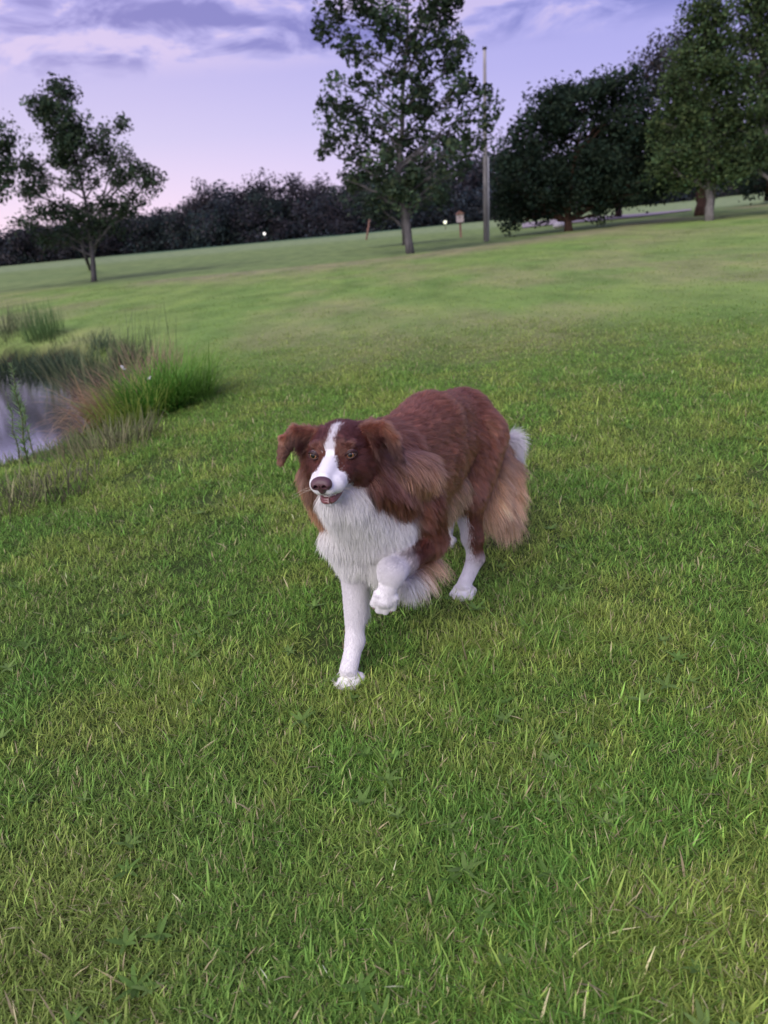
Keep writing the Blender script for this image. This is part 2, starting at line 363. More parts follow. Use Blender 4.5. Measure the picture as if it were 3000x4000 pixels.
# a few long seed stalks and dead straws lying in the near lawn
rg = np.random.default_rng(77); n = 260; x, y, r = sample_lawn(n, 0.7, 5.0, 1.6, rg); k_ = poly_sd(x, y) > 0.2; x, y = x[k_], y[k_]; n = len(x)
stc = mixc((0.36, 0.31, 0.16), (0.26, 0.33, 0.12), rg.random(n))
V_, Q_, C_ = blades(np.stack([x, y, height(x, y)], 1), rg.random(n) * 6.28, rg.random(n) * 0.6 + 0.8, 0.05 + 0.06 * rg.random(n), 0.0012 + 0.0008 * rg.random(n), rg.random(n) * 0.7, stc, 6, 0.5)
mesh_np('seed_stalks', V_, Q_, None, m_grass, C_, True, kind='stuff', label='thin straw coloured seed stalks scattered through the lawn', cat='grass stalks')

# small broad-leaved weeds low in the turf
rg = np.random.default_rng(88); nw = 520; x, y, r = sample_lawn(nw, 0.7, 5.5, 1.5, rg); k_ = (poly_sd(x, y) > 0.2) & (fnoise(x, y, 1.9, 131, 2) > 0.50); x, y = x[k_], y[k_]; n = len(x); per = 7
X = np.repeat(x, per); Y = np.repeat(y, per); m = n * per; az = np.tile(np.arange(per) * 2 * np.pi / per, n) + rg.normal(size=m) * 0.35
wc = np.repeat(mixc((0.13, 0.25, 0.05), (0.22, 0.33, 0.09), rg.random(n)), per, 0) * np.exp(rg.normal(size=(m, 1)) * 0.15); sz = np.repeat(0.016 + 0.020 * rg.random(n), per)
V_, Q_, C_ = blades(np.stack([X, Y, height(X, Y) + 0.012], 1), az, 0.9 + 0.45 * rg.random(m), sz * (0.7 + 0.5 * rg.random(m)), sz * 0.30, 0.5 * rg.random(m), wc, 4, 0.25)
mesh_np('lawn_weeds', V_, Q_, None, m_grass, C_, True, kind='stuff', label='small broad-leaved weeds scattered low in the lawn', cat='weeds')

# ---- trees
m_leaf = mat_attr('tree_leaves', rough=0.75, spec=0.10, trans=0.28)
def mat_bark(name, c0, c1, sc=14.0):
    m = bpy.data.materials.new(name); m.use_nodes = True; nt = m.node_tree; b = nt.nodes['Principled BSDF']; b.inputs['Roughness'].default_value = 0.9; b.inputs['Specular IOR Level'].default_value = 0.15
    tc = NT(nt, 'ShaderNodeTexCoord'); mp = NT(nt, 'ShaderNodeMapping'); mp.inputs['Scale'].default_value = (1, 1, 0.18); nz = NT(nt, 'ShaderNodeTexNoise', i_Scale=sc, i_Detail=6.0, i_Roughness=0.65)
    nt.links.new(tc.outputs['Object'], mp.inputs['Vector']); nt.links.new(mp.outputs[0], nz.inputs['Vector']); r_ = ramp(nt, [(0.35, c0), (0.65, c1)]); nt.links.new(nz.outputs[0], r_.inputs[0]); nt.links.new(r_.outputs[0], b.inputs['Base Color'])
    bp = NT(nt, 'ShaderNodeBump', i_Strength=0.6, i_Distance=0.02); nt.links.new(nz.outputs[0], bp.inputs['Height']); nt.links.new(bp.outputs[0], b.inputs['Normal']); return m
bark_grey = mat_bark('grey_bark', (0.055, 0.052, 0.056), (0.135, 0.125, 0.13)); bark_brown = mat_bark('brown_bark', (0.045, 0.028, 0.022), (0.13, 0.075, 0.055)); bark_pale = mat_bark('pale_bark', (0.10, 0.095, 0.09), (0.22, 0.20, 0.20))

def leaf_cloud(ctr, spread, count, size, col, rg, flat=0.7, droop=0.0, jitter=0.28):
    """count leaves (small folded quads) around each centre"""
    n = len(ctr); idx = np.repeat(np.arange(n), count); m = len(idx)
    off = rg.normal(size=(m, 3)) * np.array([1, 1, flat]); rr = np.linalg.norm(off, axis=1)
    off = off / np.maximum(1, rr / 1.45)[:, None]
    P = ctr[idx] + off * spread[idx][:, None]
    if droop: P[:, 2] -= droop * rg.random(m) ** 2
    a = rg.normal(size=(m, 3)); a[:, 2] *= 0.7; a /= np.linalg.norm(a, axis=1)[:, None]
    b = rg.normal(size=(m, 3)); b -= (a * b).sum(1)[:, None] * a; b /= np.linalg.norm(b, axis=1)[:, None]
    s = size * np.exp(rg.normal(size=m) * 0.25); s = s[:, None]
    V = np.stack([P - a * s * .5, P + b * s * .28, P + a * s * .5, P - b * s * .28], 1).reshape(-1, 3)
    Q = np.arange(m * 4).reshape(m, 4)
    cl = np.exp(rg.normal(size=n) * jitter)[idx]; c = np.asarray(col)[None] * (cl * np.exp(rg.normal(size=m) * 0.18))[:, None]
    hue = rg.normal(size=m)[:, None] * np.array([0.12, 0.02, -0.05]); c = np.clip(c * (1 + hue), 0.003, 1)
    return V, Q, np.repeat(c, 4, 0)

def tree(label, trunk, trunk_r, lobes, leafcol, bark, seed, leaf=0.10, per=60, dens=1.0, spread=0.30, droop=0.0, cat='tree', group=None, extra=(), clusters=None, jitter=0.28, limb=1.0):
    """trunk: list of world points from the base up; lobes: (centre, radii, number of leaf clusters)"""
    rg = np.random.default_rng(seed); trunk = np.asarray(trunk, float); base = trunk[0]
    root = empty('tree', tuple(base), label, cat, group)
    wood = MB(); m = len(trunk); tt = np.linspace(0, 1, m)
    fine = np.linspace(0, 1, 14); TP = np.stack([np.interp(fine, tt, trunk[:, i]) for i in range(3)], 1); TP[1:-1] += rg.normal(size=(12, 3)) * trunk_r * 0.18
    TP[0, 2] -= 0.15
    TR = trunk_r * np.interp(fine, [0, 0.05, 0.15, 1], [1.25, 1.05, 0.92, 0.18]); wood.tube(TP, TR, 12, (.5, .5, .5))
    for ex, er in extra: wood.tube(np.asarray(ex), np.linspace(er, er * 0.35, len(ex)), 9, (.5, .5, .5))
    CT = []; SP = []
    for c, rad, nc in lobes:
        c = np.asarray(c, float); rad = np.asarray(rad, float)
        # limb from the trunk to the lobe
        hz = np.linalg.norm(c[:2] - base[:2]); zt = c[2] - 0.55 * hz - 0.35 * rad[2]
        ti = np.clip(np.interp(zt, TP[:, 2], fine), 0.22, 0.93); p0 = np.array([np.interp(ti, fine, TP[:, i]) for i in range(3)]); r0 = np.interp(ti, fine, TR) * 0.62 * limb
        mid = 0.5 * p0 + 0.5 * c + np.array([0, 0, 0.10 * np.linalg.norm(c - p0)]) * (1 if c[2] > p0[2] else -0.2) + rg.normal(size=3) * 0.08
        s = np.linspace(0, 1, 8)[:, None]; LP = (1 - s) ** 2 * p0 + 2 * s * (1 - s) * mid + s ** 2 * c; LP[1:] += rg.normal(size=(7, 3)) * 0.03
        wood.tube(LP, np.linspace(r0, max(0.012, r0 * 0.3), 8), 7, (.5, .5, .5))
        nc = max(2, int(nc * dens)); d = rg.normal(size=(nc, 3)); d /= np.linalg.norm(d, axis=1)[:, None]; q = c + d * rad * (rg.random(nc)[:, None] ** 0.45)
        CT.append(q); SP.append(np.full(nc, spread) * np.exp(rg.normal(size=nc) * 0.25))
        for k in range(min(nc, 9)):
            a = LP[rg.integers(3, 8)]; e = q[k]; mm_ = 0.5 * (a + e) + rg.normal(size=3) * 0.06; wood.tube([a, mm_, e], [max(0.010, r0 * 0.28), 0.010, 0.004], 5, (.5, .5, .5))
    ctr = np.concatenate(CT); sp = np.concatenate(SP)
    V_, Q_, C_ = leaf_cloud(ctr, sp, per, leaf, leafcol, rg, 0.75, droop, jitter)
    wood.build('trunk', bark, root); mesh_np('crown', V_, Q_, None, m_leaf, C_, False, root)
    return root
def lobe_px(px, py, Y, rpx, rpy, n, dY=1.0):
    """an ellipsoid lobe: centre seen at px, py at forward distance Y, radii given in photograph pixels, depth in metres"""
    c = at(px, py, Y); s = (c - cC) @ cD / FPX; return (c, (rpx * s, dY, rpy * s), n)
def TK(pts, Y): return [at(px, py, Y) if i else on_ground(px, py) for i, (px, py) in enumerate(pts)]

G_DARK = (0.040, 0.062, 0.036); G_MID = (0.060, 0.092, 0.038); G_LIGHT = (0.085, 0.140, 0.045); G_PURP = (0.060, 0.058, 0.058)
# left tree by the pond, forked near the ground, leaning to the upper left
Y = 27.0
tree('lone tree with a forked trunk and a ragged crown, behind the pond', TK([(365, 1100), (362, 1010), (350, 900), (330, 760), (285, 600), (250, 420)], Y), 0.090,
     [lobe_px(235, 360, Y, 62, 48, 17, .7), lobe_px(160, 420, Y, 48, 55, 13, .7), lobe_px(230, 450, Y, 80, 60, 22, .9), lobe_px(255, 530, Y, 75, 60, 20, .9), lobe_px(290, 500, Y, 60, 60, 14, .8), lobe_px(300, 600, Y, 85, 60, 20, 1.0),
      lobe_px(240, 620, Y, 60, 50, 11, .8), lobe_px(310, 690, Y, 60, 50, 11, .8), lobe_px(360, 560, Y, 55, 50, 10, .8), lobe_px(425, 515, Y, 42, 32, 6, .5), lobe_px(470, 480, Y, 20, 24, 3, .3), lobe_px(400, 620, Y, 45, 38, 8, .7), lobe_px(480, 620, Y, 26, 36, 5, .4),
      lobe_px(540, 675, Y, 45, 45, 11, .6), lobe_px(600, 715, Y, 48, 28, 9, .6), lobe_px(470, 700, Y, 50, 50, 10, .7), lobe_px(120, 660, Y, 52, 45, 12, .7), lobe_px(160, 710, Y, 40, 45, 8, .6), lobe_px(110, 760, Y, 35, 26, 6, .5), lobe_px(200, 830, Y, 75, 45, 15, .9), lobe_px(95, 870, Y, 36, 26, 5, .5),
      lobe_px(290, 850, Y, 80, 50, 18, 1.0), lobe_px(420, 820, Y, 75, 50, 15, .9), lobe_px(490, 800, Y, 50, 50, 10, .7), lobe_px(180, 925, Y, 60, 24, 7, .7), lobe_px(300, 920, Y, 95, 35, 12, .9), lobe_px(430, 890, Y, 65, 32, 8, .7), lobe_px(560, 790, Y, 30, 26, 3, .4)],
     G_DARK, bark_grey, 1001, 0.105, 62, 1.0, 0.20, extra=[(TK([(352, 1052), (335, 1005), (322, 960), (318, 900)], Y), 0.085), (TK([(368, 1000), (385, 900), (400, 780), (440, 640)], Y), 0.05)], jitter=0.35)
# tree outside the left edge reaching in
Y = 24.0
tree('tree at the left edge with sparse spreading branches', TK([(-300, 1160), (-290, 1000), (-260, 850), (-230, 700)], Y), 0.15,
     [lobe_px(-10, 490, Y, 42, 20, 5, .5), lobe_px(20, 555, Y, 60, 28, 9, .6), lobe_px(-30, 620, Y, 80, 40, 12, .8), lobe_px(40, 650, Y, 50, 30, 7, .6), lobe_px(0, 700, Y, 50, 26, 6, .5), lobe_px(-10, 760, Y, 38, 28, 4, .5), lobe_px(-130, 640, Y, 80, 60, 12, .9), lobe_px(-250, 640, Y, 90, 70, 12, 1), lobe_px(-150, 740, Y, 80, 50, 10, .8)],
     G_DARK, bark_grey, 1002, 0.105, 58, 1.1, 0.21, jitter=0.35)
# tall centre tree
Y = 25.2; rgc = np.random.default_rng(4)
cl = [lobe_px(1300, 60, Y, 60, 45, 6, .7), lobe_px(1290, 130, Y, 55, 40, 6, .6), lobe_px(1350, 190, Y, 60, 50, 7, .7), lobe_px(1395, 235, Y, 40, 40, 5, .6), lobe_px(1330, 20, Y, 50, 40, 5, .6), lobe_px(1450, 20, Y, 80, 50, 10, .9), lobe_px(1480, 110, Y, 45, 70, 8, .7), lobe_px(1500, 190, Y, 50, 40, 6, .6),
      lobe_px(1560, 60, Y, 50, 60, 7, .8), lobe_px(1570, 190, Y, 45, 50, 6, .7), lobe_px(1640, 90, Y, 70, 60, 10, 1), lobe_px(1700, 30, Y, 60, 50, 9, .9), lobe_px(1770, 90, Y, 60, 50, 8, .8), lobe_px(1790, 20, Y, 40, 30, 4, .6), lobe_px(1690, 170, Y, 80, 50, 11, 1), lobe_px(1810, 200, Y, 50, 50, 7, .7), lobe_px(1760, 270, Y, 75, 50, 10, .9),
      lobe_px(1640, 230, Y, 60, 45, 8, .9), lobe_px(1540, 300, Y, 60, 45, 7, .9), lobe_px(1650, 330, Y, 75, 50, 11, 1.1), lobe_px(1420, 320, Y, 50, 30, 4, .6), lobe_px(1300, 320, Y, 45, 38, 5, .6), lobe_px(1290, 400, Y, 50, 45, 6, .6), lobe_px(1380, 410, Y, 60, 45, 7, .8), lobe_px(1450, 370, Y, 45, 45, 5, .8),
      lobe_px(1300, 465, Y, 50, 28, 5, .6), lobe_px(1330, 540, Y, 70, 35, 8, .8), lobe_px(1260, 580, Y, 45, 30, 5, .5), lobe_px(1420, 480, Y, 60, 45, 7, 1), lobe_px(1520, 450, Y, 60, 45, 8, 1), lobe_px(1600, 400, Y, 80, 45, 12, 1.2), lobe_px(1700, 410, Y, 80, 50, 12, 1.2), lobe_px(1800, 360, Y, 60, 50, 7, .9), lobe_px(1860, 320, Y, 40, 60, 6, .7),
      lobe_px(1880, 420, Y, 45, 50, 6, .7), lobe_px(1900, 500, Y, 45, 40, 4, .6), lobe_px(1810, 480, Y, 60, 45, 7, .9), lobe_px(1720, 520, Y, 75, 45, 9, 1), lobe_px(1620, 520, Y, 70, 45, 9, 1.1), lobe_px(1500, 550, Y, 70, 45, 9, 1), lobe_px(1400, 600, Y, 70, 40, 8, .9), lobe_px(1770, 580, Y, 70, 40, 8, .9), lobe_px(1840, 590, Y, 45, 30, 4, .6),
      lobe_px(1660, 600, Y, 75, 40, 9, 1.1), lobe_px(1560, 630, Y, 75, 40, 10, 1.1), lobe_px(1460, 670, Y, 90, 40, 11, 1.1), lobe_px(1350, 700, Y, 75, 35, 7, .9), lobe_px(1580, 720, Y, 90, 45, 13, 1.2), lobe_px(1690, 680, Y, 80, 45, 10, 1.1), lobe_px(1780, 670, Y, 55, 35, 5, .8), lobe_px(1500, 760, Y, 100, 40, 12, 1.1), lobe_px(1650, 770, Y, 90, 45, 11, 1.1), lobe_px(1560, -70, Y, 150, 70, 26, 1.3), lobe_px(1720, -80, Y, 110, 70, 18, 1.2), lobe_px(1420, -60, Y, 90, 50, 11, 1)]
tree('tall airy tree with a slim grey trunk, in the middle of the lawn', TK([(1604, 990), (1592, 880), (1568, 780), (1560, 650), (1575, 420), (1590, 150), (1590, -60)], Y), 0.125, cl, G_DARK, bark_grey, 1003, 0.15, 62, 0.58, 0.20, jitter=0.38, limb=0.8)
# second slimmer tree right behind it
Y = 34.0
tree('smaller dense tree with a pale trunk, just behind the tall centre tree', TK([(1583, 955), (1578, 900), (1568, 800), (1560, 700)], Y), 0.12,
     [lobe_px(1560, 760, Y, 150, 60, 22, 1.5), lobe_px(1420, 790, Y, 90, 50, 12, 1.2), lobe_px(1690, 770, Y, 90, 60, 13, 1.3), lobe_px(1600, 690, Y, 110, 50, 14, 1.4), lobe_px(1500, 830, Y, 70, 30, 6, 1)], (0.034, 0.050, 0.038), bark_grey, 1004, 0.16, 48, 1.0, 0.35)
# broad dark oak on the right
Y = 32.5
dk = [lobe_px(2160, 400, Y, 90, 45, 16, 1.6), lobe_px(2270, 350, Y, 90, 45, 18, 1.8), lobe_px(2390, 340, Y, 95, 45, 18, 1.8), lobe_px(2490, 400, Y, 90, 60, 20, 1.8), lobe_px(2560, 500, Y, 70, 80, 18, 1.6), lobe_px(2100, 470, Y, 80, 60, 16, 1.6), lobe_px(2220, 450, Y, 110, 70, 26, 2.0), lobe_px(2370, 460, Y, 120, 80, 32, 2.2), lobe_px(2470, 560, Y, 110, 90, 32, 2.2),
      lobe_px(2020, 530, Y, 60, 50, 9, 1.2), lobe_px(1985, 620, Y, 60, 60, 11, 1.2), lobe_px(2080, 640, Y, 90, 70, 20, 1.8), lobe_px(2160, 540, Y, 80, 50, 13, 1.5), lobe_px(2200, 660, Y, 100, 60, 22, 2.0), lobe_px(2330, 600, Y, 110, 80, 30, 2.2), lobe_px(2430, 700, Y, 120, 70, 30, 2.2), lobe_px(2570, 650, Y, 80, 80, 22, 1.8), lobe_px(2300, 720, Y, 120, 60, 26, 2.2),
      lobe_px(2100, 750, Y, 110, 55, 22, 2.0), lobe_px(1975, 740, Y, 60, 60, 13, 1.4), lobe_px(1985, 815, Y, 50, 40, 8, 1.0), lobe_px(2070, 805, Y, 60, 26, 7, 1.0), lobe_px(2200, 775, Y, 90, 30, 13, 1.4), lobe_px(2340, 790, Y, 60, 30, 8, 1.0), lobe_px(2450, 755, Y, 80, 28, 10, 1.2), lobe_px(2560, 730, Y, 70, 30, 9, 1.2), lobe_px(2005, 870, Y, 24, 24, 3, .5), lobe_px(2110, 840, Y, 16, 24, 2, .3), lobe_px(2340, 840, Y, 18, 22, 2, .3)]
tree('broad dark oak with drooping low branches, beside the utility pole', TK([(2222, 900), (2220, 850), (2225, 750), (2250, 600), (2290, 450)], Y), 0.17, dk, (0.024, 0.040, 0.026), bark_brown, 1005, 0.15, 85, 1.0, 0.31, droop=0.15)
Y = 42.0
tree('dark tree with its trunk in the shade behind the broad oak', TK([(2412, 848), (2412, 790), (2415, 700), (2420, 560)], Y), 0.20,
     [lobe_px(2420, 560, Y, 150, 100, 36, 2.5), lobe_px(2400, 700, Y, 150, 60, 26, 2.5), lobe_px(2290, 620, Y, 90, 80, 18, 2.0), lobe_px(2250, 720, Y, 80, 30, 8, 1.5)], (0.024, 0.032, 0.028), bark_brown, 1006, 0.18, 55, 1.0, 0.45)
# stout brown-trunked tree behind, dark purplish crown against the sky
Y = 35.5
tree('stout brown-trunked tree with a dark purplish crown rising behind the pale tree', TK([(2738, 842), (2745, 760), (2740, 600), (2690, 400), (2640, 230)], Y), 0.26,
     [lobe_px(2600, 200, Y, 75, 60, 14, 1.5), lobe_px(2540, 240, Y, 60, 45, 10, 1.2), lobe_px(2500, 290, Y, 40, 35, 6, 1.0), lobe_px(2660, 270, Y, 90, 80, 22, 1.8), lobe_px(2590, 330, Y, 80, 60, 16, 1.6), lobe_px(2680, 150, Y, 50, 40, 7, 1.1), lobe_px(2740, 420, Y, 130, 100, 32, 2.2), lobe_px(2700, 560, Y, 140, 90, 34, 2.2), lobe_px(2850, 500, Y, 120, 120, 30, 2.2), lobe_px(2620, 440, Y, 60, 60, 10, 1.4), lobe_px(2800, 650, Y, 150, 45, 20, 2.0)],
     (0.042, 0.044, 0.044), bark_brown, 1007, 0.14, 52, 1.0, 0.34)
# pale twin-stemmed light green tree at the right
Y = 28.8
tree('light green tree with a pale twin-stemmed trunk, at the right of the lawn', TK([(2772, 862), (2766, 760), (2762, 600), (2755, 400), (2748, 180), (2745, 20)], Y), 0.145,
     [lobe_px(2750, 20, Y, 55, 50, 12, .8), lobe_px(2770, 100, Y, 60, 45, 12, .9), lobe_px(2710, 70, Y, 35, 35, 5, .6), lobe_px(2800, 180, Y, 80, 50, 17, 1.1), lobe_px(2700, 200, Y, 60, 50, 11, 1.0), lobe_px(2740, 290, Y, 110, 60, 24, 1.4), lobe_px(2860, 270, Y, 80, 60, 16, 1.2), lobe_px(2640, 330, Y, 60, 45, 10, 1.0), lobe_px(2700, 400, Y, 110, 60, 22, 1.4), lobe_px(2830, 380, Y, 100, 60, 20, 1.4),
      lobe_px(2650, 490, Y, 80, 55, 14, 1.2), lobe_px(2760, 500, Y, 110, 60, 22, 1.5), lobe_px(2880, 490, Y, 90, 60, 18, 1.4), lobe_px(2620, 590, Y, 70, 40, 10, 1.1), lobe_px(2720, 610, Y, 110, 60, 22, 1.5), lobe_px(2840, 610, Y, 110, 60, 22, 1.5), lobe_px(2600, 660, Y, 60, 30, 7, 1.0), lobe_px(2690, 695, Y, 100, 35, 13, 1.2), lobe_px(2830, 685, Y, 100, 35, 13, 1.2)],
     G_MID, bark_pale, 1008, 0.125, 85, 1.05, 0.28, extra=[(TK([(2778, 850), (2792, 740), (2800, 620), (2815, 450)], Y), 0.07)], jitter=0.3)
Y = 30.0
tree('light green tree at the right edge, its top showing above the others', TK([(3060, 850), (3040, 700), (3000, 400), (2970, 100)], Y), 0.2,
     [lobe_px(2960, 40, Y, 60, 50, 11, .9), lobe_px(2920, 10, Y, 50, 30, 5, .7), lobe_px(2870, 30, Y, 30, 22, 3, .5), lobe_px(3010, 20, Y, 60, 60, 12, 1), lobe_px(2990, 120, Y, 70, 60, 15, 1.1), lobe_px(2910, 130, Y, 50, 40, 8, .9), lobe_px(2950, 210, Y, 70, 60, 15, 1.2), lobe_px(3030, 240, Y, 80, 80, 20, 1.3), lobe_px(2950, 330, Y, 80, 60, 17, 1.3), lobe_px(3050, 400, Y, 90, 90, 24, 1.5), lobe_px(2960, 450, Y, 80, 60, 16, 1.3), lobe_px(2990, 560, Y, 90, 70, 20, 1.4), lobe_px(2930, 640, Y, 70, 50, 11, 1.1), lobe_px(3100, 600, Y, 120, 90, 22, 1.5)],
     G_MID, bark_pale, 1009, 0.125, 85, 1.05, 0.28, jitter=0.3)
Y = 44.0
tree('low dark tree at the right edge of the lawn', TK([(3000, 778), (3000, 740), (3010, 650), (3020, 560)], Y), 0.2,
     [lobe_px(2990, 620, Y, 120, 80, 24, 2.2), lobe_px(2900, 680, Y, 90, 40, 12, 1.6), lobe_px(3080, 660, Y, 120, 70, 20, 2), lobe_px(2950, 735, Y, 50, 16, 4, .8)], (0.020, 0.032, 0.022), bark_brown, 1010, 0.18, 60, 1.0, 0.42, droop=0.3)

# ---- far woods behind the field: one mass of crowns
def woods():
    rg = np.random.default_rng(606); VV = []; QQ = []; CC = []; nv = 0
    line = [(-110, 108), (-78, 112), (-48, 106), (-20, 104), (2, 96), (20, 88), (34, 92), (60, 118), (95, 128), (140, 120)]
    hts = [2.6, 2.6, 3.2, 6.6, 7.6, 8.0, 7.4, 8.0, 8.6, 8.6]
    seg = np.cumsum([0] + [math.dist(line[i], line[i + 1]) for i in range(len(line) - 1)]); N = 420
    for k in range(N):
        s = (k + rg.random()) / N * seg[-1]; x = np.interp(s, seg, [p[0] for p in line]); y = np.interp(s, seg, [p[1] for p in line]) + rg.random() * 9
        h = np.interp(s, seg, hts) * (0.74 + 0.42 * rg.random() ** 1.5) * (1 + 0.10 * math.sin(s * 0.21) + 0.08 * math.sin(s * 0.57)) + 0.03 * (y - 95)
        wdt = 2.0 + 1.3 * rg.random(); nc = 46; d = rg.normal(size=(nc, 3)); d /= np.linalg.norm(d, axis=1)[:, None]
        q = np.array([x, y, h * 0.55]) + d * np.array([wdt, wdt, h * 0.45]) * rg.random((nc, 1)) ** 0.4
        q[:, 2] = np.maximum(q[:, 2], 0.4 + 0.5 * rg.random(nc))
        if k % 2: q[:, 2] = 0.3 + 3.6 * rg.random(nc) ** 1.2; q[:, 1] = y - 3.5 + 3 * rg.random(nc); q[:, 0] = x + rg.normal(size=nc) * 3.2
        colr = np.array([(0.034, 0.042, 0.052), (0.044, 0.042, 0.052), (0.036, 0.050, 0.048), (0.050, 0.048, 0.055)][rg.integers(4)])  # leaf tones lifted and blued to stand in for distance haze
        V_, Q_, C_ = leaf_cloud(q, np.full(nc, 0.70), 40, 0.34, colr, rg, 0.8, 0.0, 0.35); V_[:, 2] = np.maximum(V_[:, 2], 0.0)
        tr = MB(); tr.tube([(x, y, -0.3), (x + rg.normal() * .2, y, h * 0.4), (x + rg.normal() * .4, y, h * 0.8)], [0.16, 0.12, 0.05], 5, (0.05, 0.045, 0.05))
        VV += [V_, tr.v[0]]; QQ += [Q_ + nv, tr.q[0] + nv + len(V_)]; CC += [C_, tr.c[0]]; nv += len(V_) + len(tr.v[0])
    return mesh_np('woods', np.concatenate(VV), np.concatenate(QQ), None, m_leaf, np.concatenate(CC), False, kind='stuff', label='dark wood closing the far side of the field', cat='woods')
woods()

# ---- utility pole, bird box, stake, lamps, drive
pb = on_ground(1897, 940); pt = at(1893, 190, pb[1])
root = empty('utility_pole', tuple(pb), 'tall weathered grey wooden utility pole standing beside the centre tree', 'utility pole')
P = np.array([pb - (0, 0, .3), pb * .5 + pt * .5, pt]); mb = MB(); mb.tube(P, [0.095, 0.078, 0.052], 14); mb.build('pole', mat_bark('weathered_wood', (0.20, 0.185, 0.19), (0.40, 0.37, 0.38), 9.0), root)
mb = MB(); ax_ = N0 = (pt - pb) / np.linalg.norm(pt - pb); mb.tube([pb + ax_ * 0.0 + np.array([0.120, -0.03, 0]), pb + ax_ * 2.9 + np.array([0.108, -0.03, 0])], 0.028, 8); mb.build('conduit', mat_simple0('grey_plastic', (0.42, 0.42, 0.46)) if 'mat_simple0' in globals() else mat_bark('grey_plastic', (0.36, 0.36, 0.40), (0.44, 0.44, 0.48)), root)
mb = MB(); mb.tube([pt - (0, 0, .02), pt + (0, 0, .05)], [0.085, 0.08], 12); mb.build('cap', mat_bark('dark_cap', (0.03, 0.03, 0.03), (0.06, 0.06, 0.06)), root)
bb = on_ground(1800, 925); wood_r = mat_bark('stained_wood', (0.16, 0.085, 0.07), (0.32, 0.18, 0.15), 6.0); pale_w = mat_bark('pale_board', (0.40, 0.33, 0.34), (0.55, 0.47, 0.48), 6.0)
root = empty('bird_box', tuple(bb), 'small wooden bird box on a short post, left of the utility pole', 'bird box')
mb = MB(); mb.box(bb + (-0.045, -0.045, -.2), bb + (0.045, 0.045, 0.66)); mb.build('post', wood_r, root, False)
mb = MB(); mb.box(bb + (-0.16, -0.13, 0.66), bb + (0.16, 0.13, 1.02)); mb.build('box', pale_w, root, False)
mb = MB(); z0 = bb[2] + 1.02; x0, y0 = bb[0], bb[1]
mb.add([(x0 - .21, y0 - .18, z0), (x0 + .21, y0 - .18, z0), (x0 + .21, y0 + .18, z0), (x0 - .21, y0 + .18, z0), (x0, y0 - .18, z0 + .15), (x0, y0 + .18, z0 + .15)], [[0, 3, 2, 1], [0, 4, 5, 3], [1, 2, 5, 4]], [[0, 1, 4], [2, 3, 5]]); mb.build('roof', wood_r, root, False)
mb = MB(); mb.tube([(x0 - .02, y0 - .128, bb[2] + .88), (x0 - .02, y0 - .136, bb[2] + .88)], 0.028, 10); mb.build('hole_shade_disc', mat_bark('hole_shade_paint', (0.01, 0.01, 0.01), (0.02, 0.02, 0.02)), root)  # near-black disc on the solid front, painted as the hole's inner shade
sb = on_ground(1428, 915 + 22); st_ = at(1447, 838, sb[1]); mb = MB(); mb.tube([sb - (0, 0, .2), st_], [0.06, 0.05], 8)
o = mb.build('leaning_stake', wood_r, None, True, label='thin reddish wooden stake leaning to the right at the edge of the far field', cat='stake')
def lamp(px, py, Yd, r, colr, label):
    c = at(px, py, Yd); g = np.array([c[0], c[1], 0.0]); root = empty('yard_lamp', tuple(g), label, 'lamp', 'small lamps burning at the far edge of the field')
    mb = MB(); mb.tube([g - (0, 0, .2), c - (0, 0, r)], [0.03, 0.02], 6); mb.build('post', bark_brown, root)
    mb = MB(); mb.ball(c, (r, r, r * 1.05), 14, 9); m = bpy.data.materials.new('lamp_glow'); m.use_nodes = True; b = m.node_tree.nodes['Principled BSDF']; b.inputs['Emission Color'].default_value = (*colr, 1); b.inputs['Emission Strength'].default_value = 1.1; b.inputs['Base Color'].default_value = (.6, .6, .55, 1)
    mb.build('globe', m, root)
    mb = MB(); mb.tube([c + (0, 0, r * .9), c + (0, 0, r * 1.3)], [r * .7, r * .3], 8); mb.build('lamp_cap', bark_brown, root)
lamp(1739, 868, 60.0, 0.12, (0.85, 0.88, 0.62), 'small round yellowish lamp glowing between the centre tree and the bird box')
lamp(1033, 913, 98.0, 0.16, (1.0, 0.97, 0.92), 'small white lamp glowing low against the far dark wood')
# gravel drive under the oak
dv = []
for px, py0, py1 in ((2040, 893, 874), (2100, 886, 866), (2200, 877, 857), (2350, 864, 848), (2500, 850, 838), (2700, 826, 818)):
    a = on_ground(px, py0); b_ = on_ground(px, py1); dv += [a, b_]
dv = np.array(dv); dv[:, 2] = height(dv[:, 0], dv[:, 1]) + 0.05; k = np.arange(5) * 2
mesh_np('drive', dv, np.stack([k, k + 2, k + 3, k + 1], 1), None, mat_bark('pale_gravel', (0.25, 0.215, 0.22), (0.38, 0.33, 0.35), 5.0), None, False, kind='structure')
rb = on_ground(2186, 890); mb = MB(); b2 = MB(); b2.ball((0, 0, 0), (0.30, 0.22, 0.16), 12, 8); mb.add(b2.v[0] * (1 + 0.12 * np.sin(b2.v[0] * 19)) + rb + (0, 0, 0.10), b2.q[0], b2.t[0]); mb.build('stone', mat_bark('white_stone', (0.5, 0.47, 0.5), (0.66, 0.62, 0.66)), None, label='white stone beside the drive, left of the oak trunk', cat='stone')

